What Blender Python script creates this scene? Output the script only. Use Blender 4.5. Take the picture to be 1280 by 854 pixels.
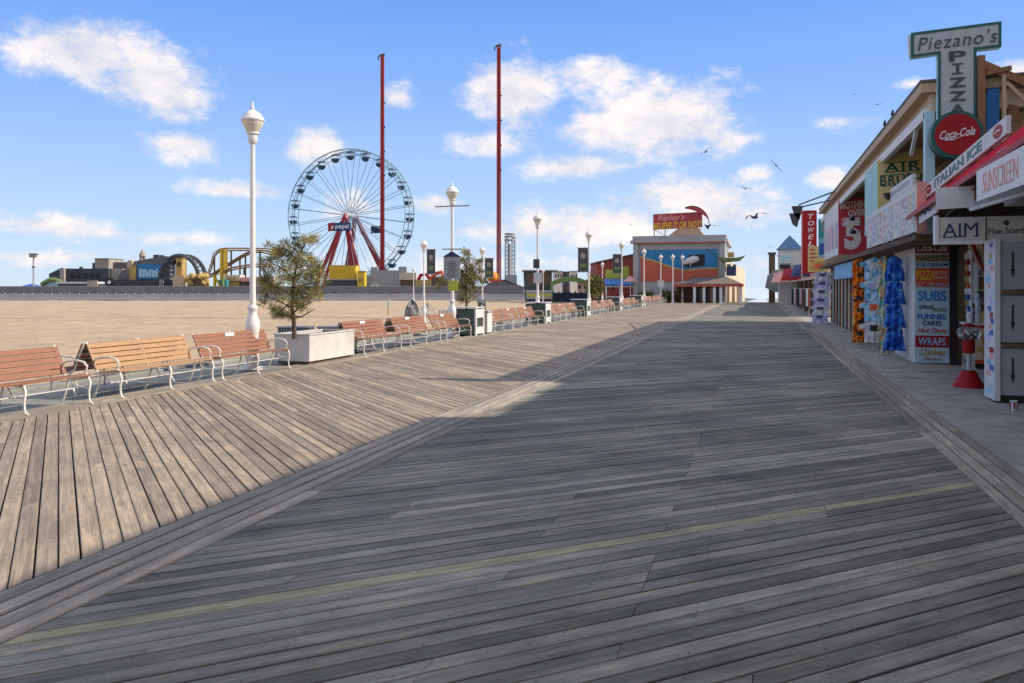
import bpy, bmesh, math, random
from mathutils import Vector, Matrix, noise as mnoise
rnd = random.Random(7)
for o in list(bpy.data.objects): bpy.data.objects.remove(o)
S = bpy.context.scene
C = S.collection
# ------------------------------------------------------------------ camera, light, exposure
F, HX, HY, H = 1030.0, 947.0, 359.0, 1.7          # focal length in photo pixels, vanishing point, eye height
YAW = math.atan((HX - 640) / F)
AX = Vector((-math.sin(YAW), math.cos(YAW), 0)); RX = Vector((math.cos(YAW), math.sin(YAW), 0))
cam = bpy.data.cameras.new('camera'); camo = bpy.data.objects.new('camera', cam); C.objects.link(camo)
camo.location = (0, 0, H); camo.rotation_euler = (math.radians(90), 0, YAW)
cam.sensor_width = 36; cam.lens = F / 1280 * 36; cam.shift_y = -(427 - HY) / 1280
cam.clip_start = 0.05; cam.clip_end = 20000
S.camera = camo
SUN_EL, SUN_AZ = math.radians(35.0), math.radians(90 - 16.6)      # azimuth clockwise from +Y
sd = Vector((math.cos(SUN_EL) * math.sin(SUN_AZ), math.cos(SUN_EL) * math.cos(SUN_AZ), math.sin(SUN_EL)))
sl = bpy.data.lights.new('sun', 'SUN'); so = bpy.data.objects.new('sun', sl); C.objects.link(so)
sl.energy = 4.4; sl.angle = math.radians(0.5); sl.color = (1, 0.90, 0.76)
so.location = (60, 20, 60); so.rotation_euler = sd.to_track_quat('Z', 'Y').to_euler()
S.view_settings.view_transform = 'Standard'; S.view_settings.look = 'None'
S.view_settings.exposure = 0.35; S.view_settings.gamma = 1

def ray(px, py):
    return AX + RX * ((px - 640) / F) + Vector((0, 0, (HY - py) / F))
def P(px, py, t): return Vector((0, 0, H)) + ray(px, py) * t      # photo pixel + distance along the view -> world point
def G(px, py, z=0.0): return P(px, py, (H - z) * F / (py - HY))    # photo pixel on the ground

W = bpy.data.worlds.new('World'); S.world = W; W.use_nodes = True
nt = W.node_tree; N = nt.nodes; L = nt.links
for n in list(N): N.remove(n)
def node(tree, typ, **k):
    n = tree.nodes.new(typ)
    for a, b in k.items(): setattr(n, a, b)
    return n
def mth(tree, op, a, b=None, c=None, clamp=False):
    n = tree.nodes.new('ShaderNodeMath'); n.operation = op; n.use_clamp = clamp
    for i, v in enumerate((a, b, c)):
        if v is None: continue
        if isinstance(v, (int, float)): n.inputs[i].default_value = v
        else: tree.links.new(v, n.inputs[i])
    return n.outputs[0]
def build_world():
    SKY = 0.15
    out = node(nt, 'ShaderNodeOutputWorld'); bg = node(nt, 'ShaderNodeBackground'); bg.inputs[1].default_value = SKY
    sky = node(nt, 'ShaderNodeTexSky'); sky.sky_type = 'NISHITA'; sky.sun_disc = False
    sky.sun_elevation = SUN_EL; sky.sun_rotation = SUN_AZ
    sky.air_density = 1.0; sky.dust_density = 0.6; sky.ozone_density = 3.0; sky.altitude = 0
    tc = node(nt, 'ShaderNodeTexCoord'); sx = node(nt, 'ShaderNodeSeparateXYZ'); L.new(tc.outputs['Generated'], sx.inputs[0])
    az = mth(nt, 'ARCTAN2', sx.outputs[0], sx.outputs[1]); el = mth(nt, 'ARCSINE', sx.outputs[2])
    cv = node(nt, 'ShaderNodeCombineXYZ'); L.new(az, cv.inputs[0]); L.new(el, cv.inputs[1])
    sc = node(nt, 'ShaderNodeVectorMath', operation='MULTIPLY'); L.new(cv.outputs[0], sc.inputs[0]); sc.inputs[1].default_value = (1, 1.7, 1)
    nz = node(nt, 'ShaderNodeTexNoise'); nz.inputs['Scale'].default_value = 16; nz.inputs['Detail'].default_value = 12; nz.inputs['Roughness'].default_value = 0.66
    L.new(sc.outputs[0], nz.inputs['Vector'])
    nz2 = node(nt, 'ShaderNodeTexNoise'); nz2.inputs['Scale'].default_value = 7; nz2.inputs['Detail'].default_value = 4
    L.new(sc.outputs[0], nz2.inputs['Vector'])
    blobs = [(105, 65, 105, 52, 1), (190, 95, 95, 55, 1), (215, 120, 60, 42, .9), (225, 183, 62, 24, .9), (290, 237, 85, 14, .75), (60, 283, 120, 20, .8), (130, 292, 60, 12, .6),
             (400, 184, 46, 28, .85), (500, 123, 30, 20, .8), (545, 256, 42, 16, .8), (440, 258, 50, 26, .7), (645, 115, 70, 52, 1), (610, 180, 60, 22, .8),
             (745, 95, 70, 26, .85), (820, 150, 130, 62, 1.05), (720, 207, 85, 20, .9), (760, 160, 70, 45, .9), (905, 178, 50, 22, .8), (870, 246, 125, 30, .9),
             (945, 218, 28, 13, .8), (730, 282, 190, 34, .85), (1032, 222, 34, 18, .85), (900, 268, 150, 22, .75), (1050, 155, 50, 12, .6), (1140, 105, 30, 8, .6),
             (1275, 88, 40, 22, .85), (30, 322, 110, 16, .6), (210, 300, 90, 12, .55), (560, 330, 300, 18, .4), (880, 335, 160, 25, .55),
             (-160, 120, 120, 60, .9), (1500, 200, 160, 40, .8), (1700, 90, 130, 60, .9), (-400, 220, 200, 40, .8)]
    acc = None
    for px, py, rx, ry, am in blobs:
        d = ray(px, py).normalized(); a = math.atan2(d.x, d.y); e = math.asin(d.z)
        k = math.cos(math.atan((px - 640) / F)) ** 1.5
        s1 = node(nt, 'ShaderNodeVectorMath', operation='SUBTRACT'); L.new(cv.outputs[0], s1.inputs[0]); s1.inputs[1].default_value = (a, e, 0)
        s2 = node(nt, 'ShaderNodeVectorMath', operation='MULTIPLY'); L.new(s1.outputs[0], s2.inputs[0]); s2.inputs[1].default_value = (F / rx / k, F / ry / k, 0)
        s3 = node(nt, 'ShaderNodeVectorMath', operation='LENGTH'); L.new(s2.outputs[0], s3.inputs[0])
        v = mth(nt, 'MULTIPLY_ADD', s3.outputs['Value'], -am*.95, am*1.05)
        acc = v if acc is None else mth(nt, 'MAXIMUM', acc, v)
    def smooth(v, a, b, hi, lo=-1.2):
        q = node(nt, 'ShaderNodeMapRange'); q.interpolation_type = 'SMOOTHSTEP'; L.new(v, q.inputs[0]); q.inputs[1].default_value = a; q.inputs[2].default_value = b; q.inputs[3].default_value = lo; q.inputs[4].default_value = hi; return q.outputs[0]
    # unseen broken cloud overhead and behind the viewer, added as neutral fill light
    acc = mth(nt, 'MAXIMUM', acc, smooth(el, math.radians(24), math.radians(42), .55))
    back = mth(nt, 'MULTIPLY_ADD', sx.outputs[0], -AX.x, mth(nt, 'MULTIPLY', sx.outputs[1], -AX.y))
    acc = mth(nt, 'MAXIMUM', acc, smooth(back, -.45, .35, .45))
    n1 = mth(nt, 'MULTIPLY_ADD', nz.outputs[0], 1.9, -0.95)
    dens = mth(nt, 'ADD', mth(nt, 'MULTIPLY', acc, 1.0), n1)
    mr = node(nt, 'ShaderNodeMapRange'); mr.interpolation_type = 'SMOOTHSTEP'; L.new(dens, mr.inputs[0])
    mr.inputs[1].default_value = 0.04; mr.inputs[2].default_value = 0.74; mr.inputs[4].default_value = 0.93
    cr = node(nt, 'ShaderNodeMix', data_type='RGBA'); 
    cm = node(nt, 'ShaderNodeMapRange'); L.new(mth(nt, 'MULTIPLY_ADD', nz.outputs[0], .55, mth(nt, 'MULTIPLY', nz2.outputs[0], .45)), cm.inputs[0]); cm.inputs[1].default_value = .40; cm.inputs[2].default_value = .60; L.new(cm.outputs[0], cr.inputs[0])
    k = 1 / SKY
    cr.inputs[6].default_value = (.58 * k, .59 * k, .66 * k, 1); cr.inputs[7].default_value = (.90 * k, .82 * k, .77 * k, 1)
    # clear-day gradient by elevation blended with the sky model
    rp = node(nt, 'ShaderNodeValToRGB'); e = rp.color_ramp.elements
    stops = [(0.0, (.66, .80, .96)), (.10, (.46, .66, .98)), (.22, (.27, .49, .97)), (.36, (.135, .355, .93)), (1.0, (.05, .18, .62))]
    e[0].position = 0; e[0].color = (*stops[0][1], 1); e[1].position = 1; e[1].color = (*stops[-1][1], 1)
    for p, c in stops[1:-1]: q = e.new(p); q.color = (*c, 1)
    L.new(mth(nt, 'MULTIPLY', el, 1.0), rp.inputs[0])
    rs = node(nt, 'ShaderNodeVectorMath', operation='SCALE'); L.new(rp.outputs[0], rs.inputs[0]); rs.inputs['Scale'].default_value = k * .80
    hs = node(nt, 'ShaderNodeMix', data_type='RGBA'); hs.inputs[0].default_value = .92
    L.new(sky.outputs[0], hs.inputs[6]); L.new(rs.outputs[0], hs.inputs[7])
    mx = node(nt, 'ShaderNodeMix', data_type='RGBA'); L.new(mr.outputs[0], mx.inputs[0]); L.new(hs.outputs[2], mx.inputs[6]); L.new(cr.outputs[2], mx.inputs[7])
    L.new(mx.outputs[2], bg.inputs[0]); L.new(bg.outputs[0], out.inputs[0])
build_world()

# ------------------------------------------------------------------ mesh helpers
WL = {}                                            # world offset of a thing (for children given in world coordinates)
class MB:
    def __init__(s): s.v = []; s.f = []; s.m = []; s.mi = 0
    def _add(s, vs, fs):
        b = len(s.v); s.v += [tuple(v) for v in vs]
        for f in fs: s.f.append([b + i for i in f]); s.m.append(s.mi)
        return s
    def box(s, x0, x1, y0, y1, z0, z1):
        return s._add([(x0,y0,z0),(x1,y0,z0),(x1,y1,z0),(x0,y1,z0),(x0,y0,z1),(x1,y0,z1),(x1,y1,z1),(x0,y1,z1)],
                      [(0,3,2,1),(4,5,6,7),(0,1,5,4),(1,2,6,5),(2,3,7,6),(3,0,4,7)])
    def bar(s, p, q, w, h=None, up=(0,0,1)):
        p, q = Vector(p), Vector(q); h = h or w; d = (q - p).normalized(); u = Vector(up)
        if abs(d.dot(u)) > .99: u = Vector((0, 1, 0))
        a = d.cross(u).normalized(); b = a.cross(d).normalized(); a *= w / 2; b *= h / 2
        vs = [p-a-b, p+a-b, p+a+b, p-a+b, q-a-b, q+a-b, q+a+b, q-a+b]
        return s._add(vs, [(0,1,2,3),(7,6,5,4),(0,4,5,1),(1,5,6,2),(2,6,7,3),(3,7,4,0)])
    def tube(s, pts, r, n=8, closed=False):
        pts = [Vector(p) for p in pts]; m = len(pts)
        rs = r if isinstance(r, (list, tuple)) else [r] * m
        ref = None; vs = []
        for i, p in enumerate(pts):
            if closed: d = (pts[(i+1) % m] - pts[i-1]).normalized()
            else: d = (pts[min(i+1, m-1)] - pts[max(i-1, 0)]).normalized()
            if ref is None:
                ref = d.orthogonal().normalized()
            a = (ref - d * ref.dot(d))
            a = a.normalized() if a.length > 1e-6 else d.orthogonal().normalized()
            ref = a; b = d.cross(a)
            for k in range(n):
                t = 2 * math.pi * k / n; vs.append(p + (a * math.cos(t) + b * math.sin(t)) * rs[i])
        fs = []
        for i in range(m if closed else m - 1):
            j = (i + 1) % m
            for k in range(n): fs.append((i*n+k, i*n+(k+1) % n, j*n+(k+1) % n, j*n+k))
        if not closed: fs += [tuple(range(n))[::-1], tuple((m-1)*n + k for k in range(n))]
        return s._add(vs, fs)
    def lathe(s, prof, c=(0,0,0), n=20):
        vs = []; m = len(prof)
        for r, z in prof:
            for k in range(n):
                t = 2 * math.pi * k / n; vs.append((c[0] + r*math.cos(t), c[1] + r*math.sin(t), c[2] + z))
        fs = [(i*n+k, i*n+(k+1) % n, (i+1)*n+(k+1) % n, (i+1)*n+k) for i in range(m-1) for k in range(n)]
        fs += [tuple(range(n))[::-1], tuple((m-1)*n + k for k in range(n))]
        return s._add(vs, fs)
    def prism(s, poly, O, U, V, d):
        """polygon (u,v) in the plane O,U,V extruded by d along the normal U x V (from -d to 0)"""
        O, U, V = Vector(O), Vector(U), Vector(V); Nn = U.cross(V).normalized(); n = len(poly); d = abs(d)
        fr = [O + U*a + V*b for a, b in poly]; bk = [p - Nn*d for p in fr]
        fs = [tuple(range(n)), tuple(range(2*n-1, n-1, -1))]
        fs += [(i, n+i, n+(i+1) % n, (i+1) % n) for i in range(n)]
        return s._add(fr + bk, fs)
    def quad(s, a, b, c, d): return s._add([a, b, c, d], [(0,1,2,3)])
    def blob(s, c, rx, ry, rz, seg=10, jit=0.0):
        vs = []; fs = []; R = 6
        for i in range(R + 1):
            th = math.pi * i / R
            for k in range(seg):
                ph = 2*math.pi*k/seg; j = 1 + jit*(rnd.random()-.5)
                vs.append((c[0]+rx*j*math.sin(th)*math.cos(ph), c[1]+ry*j*math.sin(th)*math.sin(ph), c[2]+rz*j*math.cos(th)))
        for i in range(R):
            for k in range(seg): fs.append((i*seg+k, (i+1)*seg+k, (i+1)*seg+(k+1) % seg, i*seg+(k+1) % seg))
        return s._add(vs, fs)
    def build(s, name, mats, parent=None, smooth=False, bevel=0):
        me = bpy.data.meshes.new(name)
        off = WL.get(parent.name, Vector((0,0,0))) if parent is not None else Vector((0,0,0))
        me.from_pydata([(v[0]-off[0], v[1]-off[1], v[2]-off[2]) for v in s.v], [], s.f)
        if not isinstance(mats, (list, tuple)): mats = [mats]
        for m in mats: me.materials.append(m)
        me.polygons.foreach_set('material_index', s.m)
        me.validate(); me.update()
        bm = bmesh.new(); bm.from_mesh(me); bmesh.ops.recalc_face_normals(bm, faces=bm.faces); bm.to_mesh(me); bm.free()
        if smooth:
            me.polygons.foreach_set('use_smooth', [True] * len(me.polygons))
            try: me.set_sharp_from_angle(angle=math.radians(40))
            except Exception: pass
        o = bpy.data.objects.new(name, me); C.objects.link(o)
        if parent is not None: o.parent = parent; WL[o.name] = off
        if bevel:
            b = o.modifiers.new('edge', 'BEVEL'); b.width = bevel; b.segments = 2; b.limit_method = 'ANGLE'; b.angle_limit = math.radians(40)
        return o
def box(*a): return MB().box(*a)
def thing(name, label, cat, loc=(0,0,0), group=None, rz=0):
    o = bpy.data.objects.new(name, None); C.objects.link(o); o.location = loc; o.rotation_euler = (0,0,rz); o.empty_display_size = .2
    WL[o.name] = Vector(loc) if rz == 0 else Vector((0,0,0))       # a turned thing takes its children in its own frame
    o['label'] = label; o['category'] = cat
    if group: o['group'] = group
    return o
def tag(o, label, cat, group=None):
    o['label'] = label; o['category'] = cat
    if group: o['group'] = group
    return o
def struct(o, kind='structure'): o['kind'] = kind; return o
def dup(root, loc=None, rz=None, label=None, group=None):
    r = root.copy(); C.objects.link(r)
    if loc is not None: r.location = loc
    if rz is not None: r.rotation_euler = (0,0,rz)
    if label: r['label'] = label
    if group: r['group'] = group
    def rec(src, dst):
        for ch in [c for c in ALLCH(src)]:
            c = ch.copy(); C.objects.link(c); c.parent = dst; rec(ch, c)
    rec(root, r); WL[r.name] = Vector(r.location)
    return r
def ALLCH(o): return [c for c in bpy.data.objects if c.parent == o]
def lettering(s, mat, parent, O, U, V, w, h, bold=0.0, shear=0.0, depth=.006, spacing=1.0, name='lettering'):
    cu = bpy.data.curves.new('lettering', 'FONT'); cu.body = s; cu.size = 1; cu.offset = bold; cu.shear = shear; cu.extrude = .0; cu.space_character = spacing; cu.resolution_u = 3
    to = bpy.data.objects.new('lettering_tmp', cu); me = bpy.data.meshes.new_from_object(to)
    bpy.data.objects.remove(to); bpy.data.curves.remove(cu)
    xs = [v.co.x for v in me.vertices]; ys = [v.co.y for v in me.vertices]
    x0, x1, y0, y1 = min(xs), max(xs), min(ys), max(ys)
    O, U, V = Vector(O), Vector(U).normalized(), Vector(V).normalized(); Nn = U.cross(V).normalized()
    mb = MB()
    vs = [O + U*((v.co.x-(x0+x1)/2)/(x1-x0)*w) + V*((v.co.y-(y0+y1)/2)/(y1-y0)*h) + Nn*depth for v in me.vertices]
    mb._add(vs, [tuple(p.vertices) for p in me.polygons])
    # a rim gives the letters their thickness
    ec = {}
    for p in me.polygons:
        vv = list(p.vertices)
        for i in range(len(vv)):
            e = (vv[i], vv[(i+1) % len(vv)]); ec[tuple(sorted(e))] = ec.get(tuple(sorted(e)), 0) + 1
    n = len(vs)
    bvs = [v - Nn*depth*.9 for v in vs]
    mb.v += [tuple(v) for v in bvs]
    for (a, b), c in ec.items():
        if c == 1: mb.f.append([a, b, n+b, n+a]); mb.m.append(0)
    bpy.data.meshes.remove(me)
    return mb.build(name, mat, parent)

# ------------------------------------------------------------------ materials
def mat(name, col, rough=.6, var=.12, scale=6.0, metal=0, bump=.0, spec=.4, dirt=0.0, stretch=(1,1,1), detail=5):
    m = bpy.data.materials.new(name); m.use_nodes = True; t = m.node_tree; b = t.nodes['Principled BSDF']
    b.inputs['Roughness'].default_value = rough; b.inputs['Metallic'].default_value = metal
    b.inputs['Specular IOR Level'].default_value = spec
    tc = node(t, 'ShaderNodeTexCoord'); mp = node(t, 'ShaderNodeMapping'); mp.inputs['Scale'].default_value = stretch
    t.links.new(tc.outputs['Object'], mp.inputs[0])
    nz = node(t, 'ShaderNodeTexNoise'); nz.inputs['Scale'].default_value = scale; nz.inputs['Detail'].default_value = detail; nz.inputs['Roughness'].default_value = .6
    t.links.new(mp.outputs[0], nz.inputs[0])
    c = Vector(col[:3]); lo = c * (1 - var*1.6); hi = c * (1 + var)
    mx = node(t, 'ShaderNodeMix', data_type='RGBA')
    mr = node(t, 'ShaderNodeMapRange'); mr.inputs[1].default_value = .3; mr.inputs[2].default_value = .7; t.links.new(nz.outputs[0], mr.inputs[0])
    t.links.new(mr.outputs[0], mx.inputs[0]); mx.inputs[6].default_value = (*lo, 1); mx.inputs[7].default_value = (*hi, 1)
    last = mx.outputs[2]
    if dirt:
        n2 = node(t, 'ShaderNodeTexNoise'); n2.inputs['Scale'].default_value = scale*.35; n2.inputs['Detail'].default_value = 8; n2.inputs['Roughness'].default_value = .7
        t.links.new(tc.outputs['Object'], n2.inputs[0])
        r2 = node(t, 'ShaderNodeMapRange'); r2.inputs[1].default_value = .52; r2.inputs[2].default_value = .75; r2.inputs[4].default_value = dirt; t.links.new(n2.outputs[0], r2.inputs[0])
        m2 = node(t, 'ShaderNodeMix', data_type='RGBA'); t.links.new(r2.outputs[0], m2.inputs[0]); t.links.new(last, m2.inputs[6]); m2.inputs[7].default_value = (.10, .085, .065, 1)
        last = m2.outputs[2]
    t.links.new(last, b.inputs['Base Color'])
    if bump:
        bp = node(t, 'ShaderNodeBump'); bp.inputs['Strength'].default_value = bump; bp.inputs['Distance'].default_value = .02
        t.links.new(nz.outputs[0], bp.inputs['Height']); t.links.new(bp.outputs[0], b.inputs['Normal'])
    return m

def deck_mat(name, dark, mid, lite, yellow, stain=.5):
    m = bpy.data.materials.new(name); m.use_nodes = True; t = m.node_tree; b = t.nodes['Principled BSDF']; lk = t.links.new
    b.inputs['Roughness'].default_value = .78; b.inputs['Specular IOR Level'].default_value = .28
    at = node(t, 'ShaderNodeAttribute', attribute_name='board'); uv = node(t, 'ShaderNodeUVMap', uv_map='grain')
    sp = node(t, 'ShaderNodeSeparateColor'); lk(at.outputs['Color'], sp.inputs[0]); r, g, bl = sp.outputs
    rp = node(t, 'ShaderNodeValToRGB'); e = rp.color_ramp.elements; e[0].position = 0; e[0].color = (*dark, 1); e[1].position = 1; e[1].color = (*lite, 1)
    x = e.new(.5); x.color = (*mid, 1)
    lk(r, rp.inputs[0])
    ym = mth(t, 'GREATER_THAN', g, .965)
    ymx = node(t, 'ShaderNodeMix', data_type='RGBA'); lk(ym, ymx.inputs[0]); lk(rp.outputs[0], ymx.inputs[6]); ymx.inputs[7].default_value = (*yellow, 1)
    def grain(sx, sy, det, w):
        mp = node(t, 'ShaderNodeMapping'); mp.inputs['Scale'].default_value = (sx, sy, 1); lk(uv.outputs[0], mp.inputs[0])
        nz = node(t, 'ShaderNodeTexNoise', noise_dimensions='4D'); nz.inputs['Scale'].default_value = 1; nz.inputs['Detail'].default_value = det; nz.inputs['Roughness'].default_value = .65
        nz.inputs['Distortion'].default_value = .6
        lk(mp.outputs[0], nz.inputs['Vector']); lk(mth(t, 'MULTIPLY', bl, w), nz.inputs['W'])
        return nz.outputs[0]
    g1 = grain(.9, 26, 6, 90); g2 = grain(3.2, 120, 4, 60); g3 = grain(2.2, 9, 6, 40)
    sv = node(t, 'ShaderNodeSeparateXYZ'); lk(uv.outputs[0], sv.inputs[0]); uvv = sv.outputs[1]
    def mrange(v, a, c, lo, hi):
        q = node(t, 'ShaderNodeMapRange'); lk(v, q.inputs[0]); q.inputs[1].default_value = a; q.inputs[2].default_value = c; q.inputs[3].default_value = lo; q.inputs[4].default_value = hi; return q.outputs[0]
    k = mth(t, 'MULTIPLY', mth(t, 'MULTIPLY', mrange(g1, .3, .7, .62, 1.28), mrange(g2, .3, .7, .72, 1.22)), mrange(g3, .3, .7, .74, 1.22))
    k = mth(t, 'MULTIPLY', k, mrange(mth(t, 'ABSOLUTE', mth(t, 'SUBTRACT', uvv, .059)), .051, .0595, 1.0, .72))
    crack = mrange(g1, .64, .70, 1.0, .55)
    k = mth(t, 'MULTIPLY', k, crack)
    # stains and traffic wear over many boards
    tc = node(t, 'ShaderNodeTexCoord')
    ns = node(t, 'ShaderNodeTexNoise'); ns.inputs['Scale'].default_value = .55; ns.inputs['Detail'].default_value = 7; ns.inputs['Roughness'].default_value = .62; lk(tc.outputs['Object'], ns.inputs[0])
    k = mth(t, 'MULTIPLY', k, mrange(ns.outputs[0], .35, .68, 1.0 - stain*.45, 1.0 + stain*.28))
    ns2 = node(t, 'ShaderNodeTexNoise'); ns2.inputs['Scale'].default_value = 7; ns2.inputs['Detail'].default_value = 5; lk(tc.outputs['Object'], ns2.inputs[0])
    k = mth(t, 'MULTIPLY', k, mrange(ns2.outputs[0], .62, .74, 1.0, .72))
    # nail heads over the joists
    sx = node(t, 'ShaderNodeSeparateXYZ'); lk(tc.outputs['Object'], sx.inputs[0]); su = node(t, 'ShaderNodeSeparateXYZ'); lk(uv.outputs[0], su.inputs[0])
    fx = mth(t, 'ABSOLUTE', mth(t, 'SUBTRACT', mth(t, 'FRACT', mth(t, 'MULTIPLY', sx.outputs[0], 1/.61)), .5))
    dx = mth(t, 'MULTIPLY', fx, .61)
    dv = mth(t, 'SUBTRACT', mth(t, 'ABSOLUTE', mth(t, 'SUBTRACT', su.outputs[1], .059)), .034)
    dn = mth(t, 'SQRT', mth(t, 'ADD', mth(t, 'POWER', dx, 2), mth(t, 'POWER', dv, 2)))
    k = mth(t, 'MULTIPLY', k, mrange(dn, .0045, .0075, .35, 1.0))
    # knots
    mp = node(t, 'ShaderNodeMapping'); mp.inputs['Scale'].default_value = (1.6, 7, 1); lk(uv.outputs[0], mp.inputs[0])
    vo = node(t, 'ShaderNodeTexVoronoi', voronoi_dimensions='4D'); lk(mp.outputs[0], vo.inputs['Vector']); lk(mth(t, 'MULTIPLY', bl, 37), vo.inputs['W']); vo.inputs['Scale'].default_value = 1
    k = mth(t, 'MULTIPLY', k, mrange(vo.outputs['Distance'], .04, .13, .45, 1.0))
    vm = node(t, 'ShaderNodeVectorMath', operation='SCALE'); lk(ymx.outputs[2], vm.inputs[0]); lk(k, vm.inputs['Scale'])
    # warm bare wood showing through the grey in places
    wm = node(t, 'ShaderNodeMix', data_type='RGBA', blend_type='MULTIPLY'); lk(mrange(g3, .52, .75, 0, .8), wm.inputs[0]); lk(vm.outputs[0], wm.inputs[6]); wm.inputs[7].default_value = (1.22, .98, .74, 1)
    lk(wm.outputs[2], b.inputs['Base Color'])
    hgt = mth(t, 'ADD', mth(t, 'MULTIPLY', g1, 1.0), mth(t, 'MULTIPLY', g2, .6))
    bp = node(t, 'ShaderNodeBump'); bp.inputs['Strength'].default_value = .6; bp.inputs['Distance'].default_value = .008; lk(hgt, bp.inputs['Height']); lk(bp.outputs[0], b.inputs['Normal'])
    return m

def ground_wear(m, joint):
    t = m.node_tree; b = t.nodes['Principled BSDF']; lk = t.links.new; tc = node(t, 'ShaderNodeTexCoord'); sx = node(t, 'ShaderNodeSeparateXYZ'); lk(tc.outputs['Object'], sx.inputs[0])
    def mr(v, a, c, lo, hi): q = node(t, 'ShaderNodeMapRange'); lk(v, q.inputs[0]); q.inputs[1].default_value = a; q.inputs[2].default_value = c; q.inputs[3].default_value = lo; q.inputs[4].default_value = hi; return q.outputs[0]
    vo = node(t, 'ShaderNodeTexVoronoi'); vo.inputs['Scale'].default_value = 2.2; lk(tc.outputs['Object'], vo.inputs['Vector'])
    vc = node(t, 'ShaderNodeTexVoronoi', feature='DISTANCE_TO_EDGE'); vc.inputs['Scale'].default_value = .55
    nd = node(t, 'ShaderNodeTexNoise'); nd.inputs['Scale'].default_value = 1.5; nd.inputs['Detail'].default_value = 6; lk(tc.outputs['Object'], nd.inputs[0])
    wv = node(t, 'ShaderNodeVectorMath', operation='MULTIPLY_ADD'); lk(nd.outputs['Color'], wv.inputs[0]); wv.inputs[1].default_value = (.6, .6, 0); lk(tc.outputs['Object'], wv.inputs[2]); lk(wv.outputs[0], vc.inputs['Vector'])
    k = mth(t, 'MULTIPLY', mr(vo.outputs['Distance'], .05, .075, .55, 1), mr(vc.outputs['Distance'], .003, .009, .6, 1))
    jy = mth(t, 'MULTIPLY', mth(t, 'ABSOLUTE', mth(t, 'SUBTRACT', mth(t, 'FRACT', mth(t, 'MULTIPLY', sx.outputs[1], 1/joint)), .5)), joint)
    k = mth(t, 'MULTIPLY', k, mr(jy, .006, .012, .45, 1)); k = mth(t, 'MULTIPLY', k, mr(nd.outputs[0], .3, .7, .75, 1.15))
    src = b.inputs['Base Color'].links[0].from_socket; vm = node(t, 'ShaderNodeVectorMath', operation='SCALE'); lk(src, vm.inputs[0]); lk(k, vm.inputs['Scale']); lk(vm.outputs[0], b.inputs['Base Color'])
def sand_mat():
    m = mat('sand', (.45, .335, .212), .9, .12, .35, bump=0)
    t = m.node_tree; b = t.nodes['Principled BSDF']; lk = t.links.new
    tc = node(t, 'ShaderNodeTexCoord'); n1 = node(t, 'ShaderNodeTexNoise'); n1.inputs['Scale'].default_value = 1.6; n1.inputs['Detail'].default_value = 9; n1.inputs['Roughness'].default_value = .65; lk(tc.outputs['Object'], n1.inputs[0])
    bp = node(t, 'ShaderNodeBump'); bp.inputs['Strength'].default_value = .9; bp.inputs['Distance'].default_value = .11; vf = node(t, 'ShaderNodeTexVoronoi', feature='SMOOTH_F1'); vf.inputs['Scale'].default_value = 1.5; vf.inputs['Smoothness'].default_value = .6; lk(tc.outputs['Object'], vf.inputs['Vector']); lk(mth(t, 'ADD', n1.outputs[0], mth(t, 'MULTIPLY', vf.outputs['Distance'], .35)), bp.inputs['Height']); lk(bp.outputs[0], b.inputs['Normal'])
    # a dark line across the sand and scattered dark specks, in the colour
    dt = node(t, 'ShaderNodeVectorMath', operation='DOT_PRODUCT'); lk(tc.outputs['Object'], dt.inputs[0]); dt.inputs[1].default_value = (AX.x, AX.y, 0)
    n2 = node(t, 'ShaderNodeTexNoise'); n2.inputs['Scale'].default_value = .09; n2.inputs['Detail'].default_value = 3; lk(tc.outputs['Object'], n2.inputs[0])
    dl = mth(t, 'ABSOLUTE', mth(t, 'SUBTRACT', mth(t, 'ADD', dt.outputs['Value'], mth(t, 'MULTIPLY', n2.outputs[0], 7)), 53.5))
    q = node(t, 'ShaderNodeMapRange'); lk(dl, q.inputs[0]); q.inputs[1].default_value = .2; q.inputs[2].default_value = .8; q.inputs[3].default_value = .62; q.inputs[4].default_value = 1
    vo = node(t, 'ShaderNodeTexVoronoi'); vo.inputs['Scale'].default_value = .16; lk(tc.outputs['Object'], vo.inputs['Vector'])
    q2 = node(t, 'ShaderNodeMapRange'); lk(vo.outputs['Distance'], q2.inputs[0]); q2.inputs[1].default_value = .035; q2.inputs[2].default_value = .06; q2.inputs[3].default_value = .5; q2.inputs[4].default_value = 1
    q3 = node(t, 'ShaderNodeMapRange'); lk(n1.outputs[0], q3.inputs[0]); q3.inputs[1].default_value = .3; q3.inputs[2].default_value = .6; q3.inputs[3].default_value = .80; q3.inputs[4].default_value = 1.06
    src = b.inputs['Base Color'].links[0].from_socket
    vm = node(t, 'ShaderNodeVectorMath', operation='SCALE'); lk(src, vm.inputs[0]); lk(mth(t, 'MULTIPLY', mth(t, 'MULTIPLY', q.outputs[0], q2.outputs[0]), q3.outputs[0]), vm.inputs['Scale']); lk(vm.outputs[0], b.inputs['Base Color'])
    return m
def sea_mat():
    m = mat('sea_water', (.56, .62, .66), .45, .1, .05, spec=.6)
    t = m.node_tree; b = t.nodes['Principled BSDF']; lk = t.links.new
    tc = node(t, 'ShaderNodeTexCoord'); n1 = node(t, 'ShaderNodeTexNoise'); n1.inputs['Scale'].default_value = .8; n1.inputs['Detail'].default_value = 6; lk(tc.outputs['Object'], n1.inputs[0])
    bp = node(t, 'ShaderNodeBump'); bp.inputs['Strength'].default_value = .25; bp.inputs['Distance'].default_value = .1; lk(n1.outputs[0], bp.inputs['Height']); lk(bp.outputs[0], b.inputs['Normal'])
    return m
M = {}
def mk(k, *a, **q): M[k] = mat(k, *a, **q)
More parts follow.
